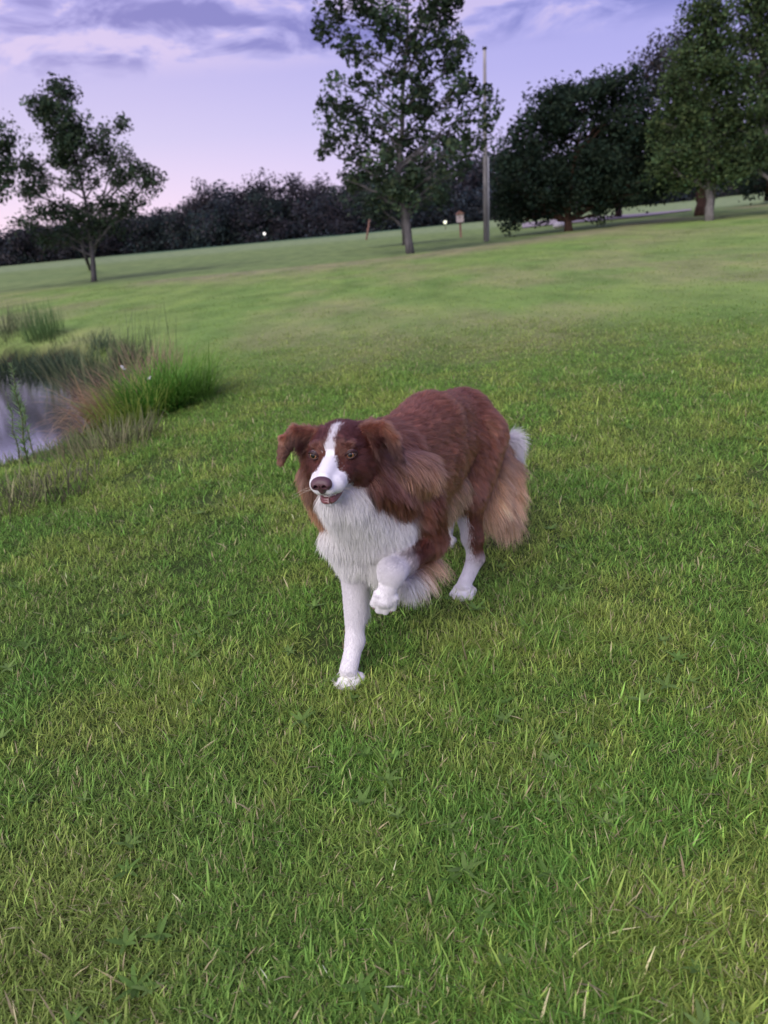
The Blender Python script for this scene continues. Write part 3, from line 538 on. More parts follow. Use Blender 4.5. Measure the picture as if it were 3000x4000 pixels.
# ---- plants round the pond
def clump(name, label, cat, P0, n, L_, Wd, c0, c1, spreadr, tilt, bend, seed, rows=7, lean=None, z0=None, group=None, tip=0.15):
    rg = np.random.default_rng(seed); P0 = np.asarray(P0, float)
    a = rg.random(n) * 2 * np.pi; rr = spreadr * np.sqrt(rg.random(n)); x = P0[0] + rr * np.cos(a); y = P0[1] + rr * np.sin(a)
    z = np.maximum(height(x, y), WATER_Z - 0.05) - 0.01
    az = a + rg.normal(size=n) * 0.7
    if lean is not None: az = np.where(rg.random(n) < 0.6, lean + rg.normal(size=n) * 0.5, az)
    l = L_ * (0.45 + 0.65 * rg.random(n)); cc = mixc(c0, c1, rg.random(n)) * np.exp(rg.normal(size=(n, 1)) * 0.15)
    V_, Q_, C_ = blades(np.stack([x, y, z], 1), az, np.abs(rg.normal(size=n)) * tilt + 0.04, l, Wd * (0.7 + 0.6 * rg.random(n)), bend * (0.4 + rg.random(n)), cc * 0.85, rows, tip, np.clip(cc * 1.15, 0, 1))
    return mesh_np(name, V_, Q_, None, m_grass, C_, True, None, label=label, cat=cat, group=group)
SG = ((0.105, 0.235, 0.035), (0.220, 0.380, 0.070)); DG = ((0.030, 0.060, 0.028), (0.060, 0.095, 0.045)); YG = ((0.200, 0.310, 0.055), (0.340, 0.400, 0.090)); BR = ((0.36, 0.23, 0.13), (0.50, 0.36, 0.21)); GB = ((0.20, 0.23, 0.10), (0.32, 0.29, 0.16))
def gp(px, py, z=0.0): return on_ground(px, py, z)
clump('sedge_clump', 'bright green sedge clump arching at the right end of the pond plants', 'sedge', gp(675, 1560), 700, 0.44, 0.007, *SG, 0.30, 0.35, 0.9, 301)
clump('sedge_clump', 'deep green sedge clump next to the brightest one, nearer the water', 'sedge', gp(610, 1590), 650, 0.42, 0.007, (0.06, 0.18, 0.025), (0.14, 0.32, 0.045), 0.22, 0.35, 0.9, 302)
clump('reed_grass', 'yellow-green reed grass standing in front of the brown dead clump', 'reed grass', gp(520, 1620), 260, 0.36, 0.009, *YG, 0.24, 0.30, 0.8, 303)
clump('reed_grass', 'thin olive reed grass on the pond bank, below the sedge', 'reed grass', gp(460, 1720), 200, 0.20, 0.006, (0.10, 0.11, 0.055), (0.17, 0.17, 0.085), 0.26, 0.35, 0.7, 304)
clump('dead_grass', 'reddish brown dead grass hanging over the water', 'dead grass', gp(440, 1590, 0), 800, 0.52, 0.0042, *BR, 0.22, 0.45, 1.7, 305, lean=math.pi)
clump('dead_grass', 'paler straw grass behind the reddish dead clump', 'dead grass', gp(545, 1490), 600, 0.50, 0.005, (0.26, 0.19, 0.11), (0.34, 0.28, 0.17), 0.34, 0.35, 0.9, 306)
clump('dead_grass', 'brown seedy weeds at the near pond edge below the reed grass', 'weeds', gp(370, 1770), 220, 0.20, 0.0045, *GB, 0.30, 0.40, 0.5, 307)
clump('reed_grass', 'tall thin grass standing up behind the dead clump', 'reed grass', gp(470, 1420), 130, 0.62, 0.007, (0.09, 0.13, 0.06), (0.15, 0.19, 0.09), 0.55, 0.16, 0.3, 308)
clump('reed_grass', 'tall green reeds on the far bank of the pond', 'reed grass', gp(170, 1300), 260, 0.52, 0.007, (0.09, 0.17, 0.06), (0.14, 0.23, 0.08), 0.28, 0.12, 0.25, 309)
clump('reed_grass', 'tall straw-tipped grass on the far bank, at the left edge', 'reed grass', gp(20, 1300), 240, 0.48, 0.008, (0.10, 0.14, 0.07), (0.18, 0.19, 0.10), 0.5, 0.15, 0.3, 310)
clump('bank_grass', 'dark blue-green grass arching over the dark far bank', 'bank grass', gp(250, 1345), 620, 0.34, 0.010, (0.03, 0.060, 0.030), (0.09, 0.135, 0.070), 0.55, 0.45, 1.2, 311)
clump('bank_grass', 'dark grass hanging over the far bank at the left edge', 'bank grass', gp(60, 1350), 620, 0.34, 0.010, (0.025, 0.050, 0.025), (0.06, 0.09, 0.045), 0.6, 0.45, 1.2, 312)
clump('bank_grass', 'dusky weeds between the far bank and the dead clump', 'weeds', gp(400, 1400), 380, 0.36, 0.008, (0.06, 0.06, 0.04), (0.12, 0.10, 0.065), 0.40, 0.35, 0.9, 313)
clump('fine_weeds', 'brown seed heads at the near pond edge, left of the tall weed', 'weeds', gp(0, 1985), 110, 0.20, 0.0045, *GB, 0.24, 0.35, 0.5, 315)
clump('reed_grass', 'wispy pale green grass between the white flowers and the far bank', 'reed grass', gp(330, 1390), 200, 0.50, 0.006, (0.14, 0.20, 0.08), (0.26, 0.27, 0.13), 0.45, 0.22, 0.4, 317)
clump('fine_weeds', 'low tangled weeds on the bank right of the tall weed', 'weeds', gp(190, 1920), 240, 0.12, 0.006, (0.10, 0.12, 0.06), (0.18, 0.16, 0.10), 0.26, 0.5, 0.6, 316)
# rank grass all along the bank rim
rg = np.random.default_rng(320); NB = 12000; t = rg.random(NB) * 18; i = np.floor(t).astype(int); f = t - i; Pb = POND[i] * (1 - f)[:, None] + POND[(i + 1) % len(POND)] * f[:, None]
out_ = rg.normal(size=(NB, 2)) * 0.20; x = Pb[:, 0] + out_[:, 0] + 0.05; y = Pb[:, 1] + out_[:, 1]; ok_ = (poly_sd(x, y) > 0.02) & ((y < 7) | (rg.random(NB) < 0.35)); x, y = x[ok_], y[ok_]; NB = len(x)
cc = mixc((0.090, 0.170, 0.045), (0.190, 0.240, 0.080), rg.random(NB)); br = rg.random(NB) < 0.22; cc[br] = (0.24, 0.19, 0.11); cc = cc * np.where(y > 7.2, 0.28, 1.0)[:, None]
V_, Q_, C_ = blades(np.stack([x, y, height(x, y) - .01], 1), rg.random(NB) * 6.28, np.abs(rg.normal(size=NB)) * 0.5 + 0.05, (0.06 + 0.10 * rg.random(NB)) * np.where(y < 5.2, 0.75, 1.3), 0.004 + 0.003 * rg.random(NB), 0.7 * rg.random(NB), cc, 5)
mesh_np('bank_undergrowth', V_, Q_, None, m_grass, C_, True, None, kind='stuff', label='rank mixed grass fringing the pond bank', cat='undergrowth')
# leafy weeds: a stalk with narrow leaves all the way up
def leafy(label, base, top, seed, nleaf=150, ll=0.055, col=(0.20, 0.32, 0.12), r=0.005):
    rg = np.random.default_rng(seed); base = np.asarray(base); top = np.asarray(top); root = empty('tall_weed', tuple(base), label, 'weed')
    s = np.linspace(0, 1, 8)[:, None]; P = base * (1 - s) + top * s; P[1:-1] += rg.normal(size=(6, 3)) * 0.006; mb = MB(); mb.tube(P, np.linspace(r, r * .3, 8), 6); mb.build('stem', bark_pale if r < 0 else m_stem, root)
    t = np.sort(rg.random(nleaf)) ** 0.8; Pl = np.stack([np.interp(t, s[:, 0], P[:, i]) for i in range(3)], 1); n = nleaf
    l = ll * (0.5 + 0.6 * rg.random(n)) * np.interp(t, [0, .2, .8, 1], [0.8, 1, 0.7, 0.35]); cc = np.asarray(col)[None] * np.exp(rg.normal(size=(n, 1)) * 0.2)
    V_, Q_, C_ = blades(Pl, rg.random(n) * 6.28, 0.7 + 0.5 * rg.random(n), l, l * 0.13, 0.5 * rg.random(n), cc, 4); mesh_np('leaves', V_, Q_, None, m_grass, C_, True, root)
m_stem = mat_bark('weed_stem', (0.08, 0.10, 0.05), (0.14, 0.15, 0.08))
b0 = on_ground(112, 1815, -0.02); leafy('tall leafy weed leaning left in front of the water, tallest of the three', b0, at(42, 1415, b0[1] - 0.1), 401, 230, 0.075)
b0 = on_ground(135, 1790, -0.05); leafy('leafy weed stem just right of the tallest one, against the water', b0, at(78, 1555, b0[1] - 0.05), 402, 130, 0.065)
b0 = on_ground(75, 1790, -0.05); leafy('short weed stem left of the tallest leafy weed', b0, at(22, 1540, b0[1] - 0.05), 403, 100, 0.055)
def flower(label, px, py, Yd, r):
    c = at(px, py, Yd); g = np.array([c[0] + .02, c[1], float(height(np.array([c[0]]), np.array([c[1]]))[0])]); root = empty('white_flower', tuple(g), label, 'flower')
    mb = MB(); mb.tube([g, (g + c) / 2 + (0.01, 0, 0), c], 0.0025, 5); mb.build('stem', m_stem, root)
    rg = np.random.default_rng(int(px)); mb = MB()
    for k in range(7): mb.ball(c + rg.normal(size=3) * r * .5, (r * .5, r * .5, r * .4), 8, 5, (0.8, 0.78, 0.8))
    mb.build('petals', mat_attr('white_petals', 0.6, 0.2, 0.2), root)
flower('white flower head poking up beside the dead grass, the left of two', 479, 1434, 5.6, 0.016)
flower('white flower head among the green reeds, the right of two', 585, 1476, 5.2, 0.018)
# ================================================================== THE DOG
# The body is one continuous surface grown from blended tapered limbs; fur strands are combed over it.
hf = np.array([math.sin(RAD(-14)), -math.cos(RAD(-14)), -0.05]); hf /= np.linalg.norm(hf)
hl = np.array([math.cos(RAD(-14)), math.sin(RAD(-14)) * 1.0, 0.0]); hl = np.array([-hf[1], hf[0], 0]); hl /= np.linalg.norm(hl)
hu = np.cross(hf, hl); hu *= np.sign(hu[2])
HS = np.array([-0.080, 1.508, 0.618])                # centre of the skull
def hd(u, v, w): return HS + hf * u + hl * v + hu * w   # head frame: forward, dog's left, up
df = np.array([-0.44, -0.90, 0.0]); dl = np.array([0.90, -0.44, 0.0]); up = np.array([0, 0, 1.0])
bk = -df
PR = []   # primitives
def N_(v): v = np.asarray(v, float); return v / np.linalg.norm(v)
def cone(a, b, ra, rb, col, flow, ln, lift=25, grav=0.0, tip=None, tag='', k=0.010, dens=1.0):
    PR.append(dict(t='c', a=np.asarray(a, float), b=np.asarray(b, float), ra=ra, rb=rb, col=col, flow=N_(flow), ln=ln, lift=lift, grav=grav, tip=tip or col, tag=tag, k=k, dens=dens))
def ell(c, r, ax, col, flow, ln, lift=25, grav=0.0, tip=None, tag='', k=0.010, dens=1.0):
    PR.append(dict(t='e', c=np.asarray(c, float), r=np.asarray(r, float), ax=np.asarray(ax, float), col=col, flow=N_(flow), ln=ln, lift=lift, grav=grav, tip=tip or col, tag=tag, k=k, dens=dens))
HA = np.stack([hf, hl, hu]); DA = np.stack([df, dl, up])
# fur colours (albedo); chest white WC is lifted to offset strand self-shadowing
WH = (0.84, 0.81, 0.84); DB = (0.085, 0.030, 0.020); MB_ = (0.155, 0.053, 0.032); RB = (0.34, 0.140, 0.080); TN = (0.58, 0.33, 0.19); WC = (0.95, 0.93, 0.93); BF = (0.68, 0.47, 0.33)
# --- trunk
shc = np.array([0.010, 1.680, 0.485]); hipc = np.array([0.255, 2.200, 0.462])
fb = bk * 0.95 + up * -0.3
mid = 0.45 * shc + 0.55 * hipc + up * 0.058
cone(shc + up * 0.035, mid, 0.085, 0.082, MB_, bk + up * -0.1, 0.040, 20, 0.3, RB, 'back')
cone(mid, hipc + up * 0.03, 0.082, 0.066, MB_, bk + up * -0.1, 0.040, 20, 0.3, RB, 'back')
cone(shc + up * -0.03, 0.55 * shc + 0.45 * hipc + up * -0.02, 0.115, 0.100, MB_, fb, 0.045, 22, 0.5, RB, 'rib')
cone(0.55 * shc + 0.45 * hipc + up * -0.02, hipc + up * -0.01, 0.100, 0.082, MB_, fb + up * -.1, 0.045, 22, 0.5, RB, 'loin')
ell(hipc + bk * 0.02 + up * 0.015, (0.10, 0.092, 0.085), DA, MB_, bk + up * -0.6, 0.040, 20, 0.5, RB, 'rump')
ell(shc + df * 0.05 + up * -0.075, (0.085, 0.088, 0.115), DA, WC, -up + df * 0.15, 0.055, 20, 0.6, WC, 'chest')
cone(shc + df * 0.07 + up * -0.02, shc + df * 0.06 + up * -0.17, 0.075, 0.050, WC, -up + df * 0.1, 0.065, 20, 0.6, WC, 'chest')
cone(shc + bk * 0.12 + dl * 0.035 + up * -0.11, 0.40 * shc + 0.60 * hipc + dl * 0.035 + up * -0.115, 0.055, 0.045, (0.34, 0.17, 0.12), -up + bk * 0.35, 0.075, 32, 0.7, BF, 'belly')
# --- shoulders and upper arms
sL = shc + dl * 0.075 + up * -0.03; sR = shc - dl * 0.075 + up * -0.03
ell(sL + up * -0.02, (0.060, 0.050, 0.095), DA, MB_, -up + bk * 0.6, 0.050, 22, 0.6, RB, 'shoulderL')
ell(sR + up * -0.02, (0.060, 0.050, 0.095), DA, WH, -up + bk * 0.3, 0.050, 22, 0.6, WH, 'shoulderR')
# --- neck and mane
nb = shc + df * 0.01 + up * 0.05
cone(nb, HS - hf * 0.02 - hu * 0.02, 0.092, 0.062, DB, -up * 0.7 + bk * 0.6, 0.055, 30, 0.5, RB, 'neck')
cone(nb + dl * 0.045 + df * 0.03 - up * 0.02, HS + hl * 0.045 - hu * 0.045 - hf * 0.03, 0.066, 0.045, DB, -up * 0.9 + bk * 0.3 + dl * 0.25, 0.075, 32, 0.5, (0.50, 0.27, 0.18), 'maneL')
cone(nb + dl * 0.100 + df * 0.020 - up * 0.010, HS + hl * 0.075 - hu * 0.050 - hf * 0.045, 0.036, 0.026, MB_, -up * 0.98 + dl * 0.12, 0.060, 22, 0.5, (0.52, 0.29, 0.18), 'maneL')
cone(nb + dl * 0.055 + df * 0.080 - up * 0.045, HS + hl * 0.055 - hu * 0.075 - hf * 0.01, 0.050, 0.040, DB, -up * 1.0 + dl * 0.15, 0.055, 26, 0.5, (0.20, 0.075, 0.05), 'maneL')
ell(shc + dl * 0.038 + df * 0.088 - up * 0.105, (0.045, 0.050, 0.075), DA * 1.0, WC, -up, 0.050, 24, 0.5, WC, 'chest')
cone(nb - dl * 0.072 + df * 0.080 - up * 0.075, HS - hl * 0.052 - hu * 0.06 - hf * 0.02, 0.064, 0.045, DB, -up * 1.0 - dl * 0.22, 0.050, 30, 0.5, (0.55, 0.30, 0.19), 'maneR')
cone(shc + df * 0.10 - dl * 0.062 - up * 0.095, shc + df * 0.09 - dl * 0.055 - up * 0.15, 0.056, 0.045, WC, -up - dl * 0.15, 0.060, 28, 0.5, WC, 'chest')
cone(shc + df * 0.105 - dl * 0.020 - up * 0.07, HS + hf * 0.02 - hl * 0.012 - hu * 0.10, 0.066, 0.034, WC, -up - dl * 0.1, 0.045, 20, 0.6, WC, 'bib')
cone(shc + df * 0.105 + dl * 0.02 - up * 0.06, HS + hf * 0.02 + hl * 0.022 - hu * 0.10, 0.068, 0.038, WC, -up + dl * 0.1, 0.045, 20, 0.6, WC, 'bib')
cone(shc + df * 0.10 + up * 0.00, HS + hf * 0.02 - hu * 0.085, 0.070, 0.040, WC, -up + df * 0.15, 0.065, 28, 0.6, WC, 'bib')
# --- right foreleg, standing
eR = np.array([-0.086, 1.645, 0.290]); wR = np.array([-0.102, 1.592, 0.105]); pR = np.array([-0.124, 1.556, 0.032])
cone(sR - up * 0.05, eR, 0.052, 0.034, WH, -up, 0.025, 15, 0.4, WH, 'fr')
cone(eR, wR, 0.0315, 0.0195, WH, -up, 0.010, 12, 0.2, WH, 'fr', dens=1.6)
cone(wR, pR + up * 0.012, 0.0195, 0.0215, WH, -up + df * 0.5, 0.009, 12, 0.2, WH, 'fr', dens=1.6)
def paw(P, f, l, u, col, r=0.0125, L_=0.030, name='paw'):
    f, l, u = N_(f), N_(l), N_(u)
    for s, d in ((-1.55, -0.010), (-0.55, 0.004), (0.55, 0.004), (1.55, -0.010)):
        a = P + l * s * r * 1.16 + f * (-0.004 + d); b = a + f * L_ + l * s * 0.0025 - u * 0.006
        cone(a, b, r * 0.98, r * 0.86, col, f - u * 0.6, 0.006, 10, 0.2, col, name, k=0.005, dens=1.6)
pawdirR = N_(df + np.array([-0.22, 0, 0]))
paw(pR - up * 0.010, pawdirR, np.cross(up, pawdirR), up, WH, L_=0.036)
# --- left foreleg, lifted and folded at the wrist
eL = at(1672, 2082, 1.65); wL = at(1530, 2215, 1.500); kL = at(1502, 2325, 1.490)
cone(sL - up * 0.02, eL, 0.058, 0.040, DB, -up + bk * 0.3, 0.040, 20, 0.4, MB_, 'fl')
cone(eL, 0.32 * eL + 0.68 * wL, 0.036, 0.0285, DB, wL - eL, 0.020, 14, 0.2, MB_, 'fl')
cone(0.32 * eL + 0.68 * wL, wL, 0.0275, 0.0265, WH, wL - eL, 0.012, 12, 0.2, WH, 'flw', dens=1.5)
cone(wL, kL, 0.0260, 0.0185, WH, kL - wL, 0.010, 12, 0.2, WH, 'flw', dens=1.6)
pf = N_(kL - wL + np.array([0, 0.02, -0.01])); pl = N_(np.cross(pf, [0, -1, 0.2])); pu = N_(np.cross(pl, pf));  pu = pu if pu[1] < 0 else -pu
paw(kL + pf * 0.004, pf, pl, pu, WH, r=0.0100, L_=0.030)
# long feathering behind both forelegs
fa = at(1668, 2150, 1.70); fb_ = at(1610, 2235, 1.62)
cone(fa, fb_, 0.016, 0.012, TN, -up + bk * 0.2 - dl * 0.25, 0.095, 38, 0.3, BF, 'feather', dens=1.6)
cone(at(1610, 2225, 1.63), at(1585, 2262, 1.58), 0.012, 0.010, WH, -up - dl * 0.2, 0.060, 38, 0.3, WH, 'feather', dens=1.6)
cone(eR + bk * 0.028 - up * 0.01, 0.35 * eR + 0.65 * wR + bk * 0.022 + dl * 0.004, 0.012, 0.009, WH, -up * 1.0 + bk * 0.7 + dl * 0.45, 0.070, 42, 0.3, WH, 'feather', dens=1.3)
# --- hind legs
hL = hipc + dl * 0.062 + up * -0.03; kn = at(1822, 1925, 2.03); ho = at(1857, 2165, 2.000); pl_ = at(1808, 2285, 1.950)
ell(0.5 * hL + 0.5 * kn + up * 0.01, (0.092, 0.052, 0.115), DA, MB_, -up + bk * 0.5, 0.040, 20, 0.5, RB, 'thighL')
cone(hL, kn, 0.078, 0.046, MB_, -up + bk * 0.5, 0.040, 20, 0.5, RB, 'thighL')
cone(kn, 0.35 * kn + 0.65 * ho, 0.042, 0.026, DB, -up + bk * 0.1, 0.022, 14, 0.4, MB_, 'shankL')
cone(0.35 * kn + 0.65 * ho, ho, 0.026, 0.021, DB, -up + bk * 0.1, 0.014, 14, 0.4, MB_, 'shankL', dens=1.3)
cone(ho, pl_, 0.021, 0.0185, WH, -up, 0.010, 12, 0.2, WH, 'rl', dens=1.5)
pdl = N_(df * 1.0 + np.array([-0.1, 0, 0])); PL = np.array([pl_[0], pl_[1] - 0.005, 0.022])
cone(pl_, PL, 0.021, 0.019, WH, -up, 0.010, 12, 0.2, WH, 'rl', dens=1.5)
paw(PL, pdl, np.cross(up, pdl), up, WH)
hR = hipc - dl * 0.062 + up * -0.03; knR = np.array([0.165, 2.150, 0.280]); hoR = np.array([0.232, 2.400, 0.125]); pRR = np.array([0.205, 2.335, 0.030])
ell(0.5 * hR + 0.5 * knR, (0.085, 0.048, 0.105), DA, MB_, -up + bk * 0.4, 0.040, 20, 0.5, RB, 'thighR')
cone(hR, knR, 0.075, 0.046, MB_, -up + bk * 0.4, 0.040, 20, 0.5, RB, 'thighR')
cone(knR, hoR, 0.042, 0.022, WH, -up + bk * 0.1, 0.020, 14, 0.4, WH, 'rr')
cone(hoR, pRR, 0.021, 0.020, WH, -up, 0.010, 12, 0.2, WH, 'rr')
paw(np.array([0.200, 2.320, 0.022]), df, np.cross(up, df), up, WH)
# --- tail hanging behind the left thigh, with a white upper tuft
t0 = hipc + bk * 0.10 + up * 0.035; t1 = at(1975, 1830, 2.28); t2 = at(1975, 2010, 2.20)
cone(t0, t1, 0.035, 0.030, MB_, -up + bk * 0.35, 0.060, 38, 0.5, TN, 'tail')
cone(t1, t2, 0.032, 0.020, TN, -up + bk * 0.3 + dl * 0.2, 0.100, 42, 0.4, BF, 'tail')
b0 = at(1925, 1800, 2.24); b1 = at(1920, 2000, 2.14)
cone(b0, b1, 0.034, 0.020, TN, -up + bk * 0.55 + dl * 0.15, 0.095, 42, 0.4, BF, 'breech')
cone(hipc + dl * 0.03 + bk * 0.10 - up * 0.03, b0, 0.045, 0.034, MB_, -up + bk * 0.6, 0.070, 36, 0.4, TN, 'breech')
tw = at(1995, 1740, 2.32)
cone(tw + up * 0.02, tw - up * 0.02, 0.024, 0.020, WH, -up * 1.0 + dl * 0.4 + bk * .3, 0.055, 38, 0.3, WH, 'tuft')
# --- head
ell(hd(-0.008, 0, 0.002), (0.074, 0.061, 0.054), HA, DB, -hf + hu * -0.1, 0.016, 16, 0.1, DB, 'skull', k=0.007, dens=1.5)
ell(hd(0.030, 0, 0.014), (0.040, 0.044, 0.033), HA, DB, -hf * 0.8 + hu * 0.6, 0.010, 10, 0.0, DB, 'brow', k=0.006, dens=2.0)
for s in (-1, 1):
    ell(hd(0.010, s * 0.037, -0.026), (0.052, 0.033, 0.042), HA, DB, -hf * 0.7 + hu * -0.7 + hl * s * .2, 0.022, 16, 0.2, DB, 'cheek', k=0.007, dens=1.6)
    cone(hd(-0.020, s * 0.050, -0.020), hd(-0.005, s * 0.056, -0.080), 0.036, 0.030, DB, -hu - hf * 0.3, 0.045, 24, 0.4, DB, 'ruff', dens=1.2)
    ell(hd(0.042, s * 0.029, 0.0290), (0.015, 0.017, 0.008), HA, DB, -hf * 0.6 + hu * 0.8, 0.008, 10, 0.0, DB, 'brow', k=0.005, dens=2.2)
    cone(hd(0.056, s * 0.024, -0.022), hd(0.114, s * 0.0165, -0.0280), 0.0245, 0.0175, WH, -hf + hl * s * 0.25 + hu * -0.5, 0.006, 10, 0.0, WH, 'muzzle', k=0.005, dens=2.4)
    cone(hd(0.114, s * 0.0165, -0.0280), hd(0.136, s * 0.0105, -0.0285), 0.0175, 0.0110, WH, -hf + hl * s * 0.3 + hu * -0.6, 0.005, 8, 0.0, WH, 'muzzle', k=0.005, dens=2.6)
cone(hd(0.045, 0, 0.000), hd(0.129, 0, -0.011), 0.0240, 0.0150, WH, -hf + hu * 0.1, 0.006, 8, 0.0, WH, 'muzzle', k=0.006, dens=2.4)
cone(hd(0.010, 0, -0.052), hd(0.092, 0, -0.0635), 0.028, 0.0135, WH, -hf - hu * 0.6, 0.012, 14, 0.3, WH, 'jaw', k=0.004, dens=2.0)
cone(hd(0.092, 0, -0.0635), hd(0.114, 0, -0.0640), 0.0145, 0.0120, WH, -hf - hu * 0.6, 0.005, 12, 0.2, WH, 'jaw', k=0.004, dens=2.2)
# ears: thin folded flaps hanging from a raised base
def ear(s, pts, rad):
    for (a, b, ra, rb, c1, c2, fl, ln) in pts: cone(a, b, ra, rb, c1, fl, ln, 26, 0.3, c2, 'ear%d' % s, k=0.004, dens=1.6)
def sheet(a0, a1, b0, b1, n, r, c1, c2, fl, ln, s):
    """n thin limbs side by side make a flap from edge a0-a1 to edge b0-b1"""
    a0, a1, b0, b1 = map(np.asarray, (a0, a1, b0, b1))
    for i in range(n):
        t = i / (n - 1)
        cc = c1 if t < 0.15 else (0.050, 0.020, 0.016)
        ear(s, [(a0 * (1 - t) + a1 * t, b0 * (1 - t) + b1 * t, r, r * 0.8, cc, c2 if t < 0.15 else cc, fl, ln * (1 + t * 0.9))], 0)
# dog's right ear (picture left): held out, tip folding down
er0a = hd(-0.015, -0.040, 0.040); er0b = hd(-0.020, -0.058, 0.004)
er1a = hd(-0.005, -0.096, 0.050); er1b = hd(0.000, -0.082, 0.008)
sheet(er0a, er0b, er1a, er1b, 7, 0.0052, MB_, RB, -hl * 1 - hu * 0.25 - hf * .3, 0.017, 1)
er2a = hd(0.008, -0.121, 0.034); er2b = hd(0.013, -0.131, -0.015)
sheet(er1a, hd(0.0, -0.098, 0.032), er2a, er2b, 5, 0.0034, RB, RB, -hl * 0.3 - hu * 1.0, 0.008, 1)
ear(1, [(er2a, er2b, 0.0040, 0.002, RB, RB, -hu, 0.008)], 0)
# dog's left ear (picture right)
el0a = hd(-0.018, 0.040, 0.042); el0b = hd(-0.022, 0.060, 0.008)
el1a = hd(-0.002, 0.098, 0.052); el1b = hd(0.006, 0.086, 0.010)
sheet(el0a, el0b, el1a, el1b, 7, 0.0055, MB_, RB, hl * 1 - hu * 0.25 - hf * .4, 0.024, 2)
el2a = hd(0.010, 0.124, 0.032); el2b = hd(0.018, 0.132, -0.010)
sheet(el1a, hd(0.002, 0.106, 0.028), el2a, el2b, 5, 0.0040, RB, RB, hl * 0.3 - hu * 1.0, 0.013, 2)

NPRIM = len(PR)
def prim_d(p, X):
    if p['t'] == 'c':
        ab = p['b'] - p['a']; h = np.clip(((X - p['a']) @ ab) / (ab @ ab), 0, 1)
        q = X - p['a'] - h[:, None] * ab
        return np.sqrt(np.einsum('ij,ij->i', q, q)) - (p['ra'] + (p['rb'] - p['ra']) * h)
    q = (X - p['c']) @ p['ax'].T; k0 = np.sqrt((((q / p['r'])) ** 2).sum(1)); k1 = np.sqrt(((q / p['r'] ** 2) ** 2).sum(1))
    return np.where(k0 < 1e-6, -p['r'].min(), k0 * (k0 - 1) / np.maximum(k1, 1e-6))
EYEC = []
for s_ in (-1, 1): EYEC.append((hd(0.0515, s_ * 0.0375, 0.0120), N_(hf + hl * s_ * 0.32 + hu * 0.16), s_))
def eye_cut(X):
    return np.minimum(*[np.linalg.norm(X - c - n * 0.003, axis=1) for c, n, _ in EYEC]) - 0.0128
def sdf(X):
    acc = np.zeros(len(X))
    m = np.full(len(X), 1e9); D = []
    for p in PR:
        d = prim_d(p, X); D.append(d); m = np.minimum(m, d)
    K = 0.007
    for d in D: acc += np.exp(-np.clip((d - m) / K, 0, 40))
    d = m - K * np.log(acc)
    near = (np.abs(X - HS) < 0.2).all(1) | (X[:, 2] < 0.065) | (np.linalg.norm(X - kL, axis=1) < 0.06)
    if near.any():
        # in the head the blend is tighter so that eyes, lips and brows stay crisp
        mm = m[near]; a2 = np.zeros(near.sum())
        for dd in D: a2 += np.exp(-np.clip((dd[near] - mm) / 0.0035, 0, 40))
        t = np.minimum.reduce([sstep(0.13, 0.17, np.linalg.norm(X[near] - HS, axis=1)), sstep(0.045, 0.065, X[near][:, 2]), sstep(0.04, 0.06, np.linalg.norm(X[near] - kL, axis=1))])
        dh = mm - 0.0035 * np.log(a2)
        dn = dh * (1 - t) + d[near] * t
        dn = np.maximum(dn, -eye_cut(X[near]))
        d[near] = dn
    return d
def grad(X, e=8e-4):
    k = np.array([[1, -1, -1], [-1, -1, 1], [-1, 1, -1], [1, 1, 1]], float)
    g = sum(kk * sdf(X + kk * e)[:, None] for kk in k)
    return g / (np.linalg.norm(g, axis=1)[:, None] + 1e-12)

def surface_nets(lo, hi, h, field):
    """regular-grid contouring of a distance field given as an array-filling function"""
    n = np.ceil((hi - lo) / h).astype(int) + 1
    ax = [lo[i] + np.arange(n[i]) * h for i in range(3)]
    F = field(ax, n)
    ins = F < 0
    occ = np.zeros(tuple(n - 1), int)
    for dx in (0, 1):
        for dy in (0, 1):
            for dz in (0, 1): occ += ins[dx:n[0] - 1 + dx, dy:n[1] - 1 + dy, dz:n[2] - 1 + dz]
    act = (occ > 0) & (occ < 8); idx = -np.ones(act.shape, np.int64); cells = np.argwhere(act); idx[act] = np.arange(len(cells))
    V = lo + (cells + 0.5) * h
    Q = []
    for a in range(3):
        sl0 = [slice(None)] * 3; sl1 = [slice(None)] * 3; sl0[a] = slice(0, -1); sl1[a] = slice(1, None)
        E0 = ins[tuple(sl0)]; E1 = ins[tuple(sl1)]; C = np.argwhere(E0 != E1)
        b, c = (a + 1) % 3, (a + 2) % 3
        ok = (C[:, b] > 0) & (C[:, c] > 0) & (C[:, b] < n[b] - 1) & (C[:, c] < n[c] - 1); C = C[ok]
        s = E0[tuple(C.T)]
        def cell(db, dc):
            K = C.copy(); K[:, b] -= db; K[:, c] -= dc; return idx[tuple(K.T)]
        q = np.stack([cell(1, 1), cell(0, 1), cell(0, 0), cell(1, 0)], 1)
        q[~s] = q[~s][:, ::-1]; Q.append(q)
    return V, np.concatenate(Q)

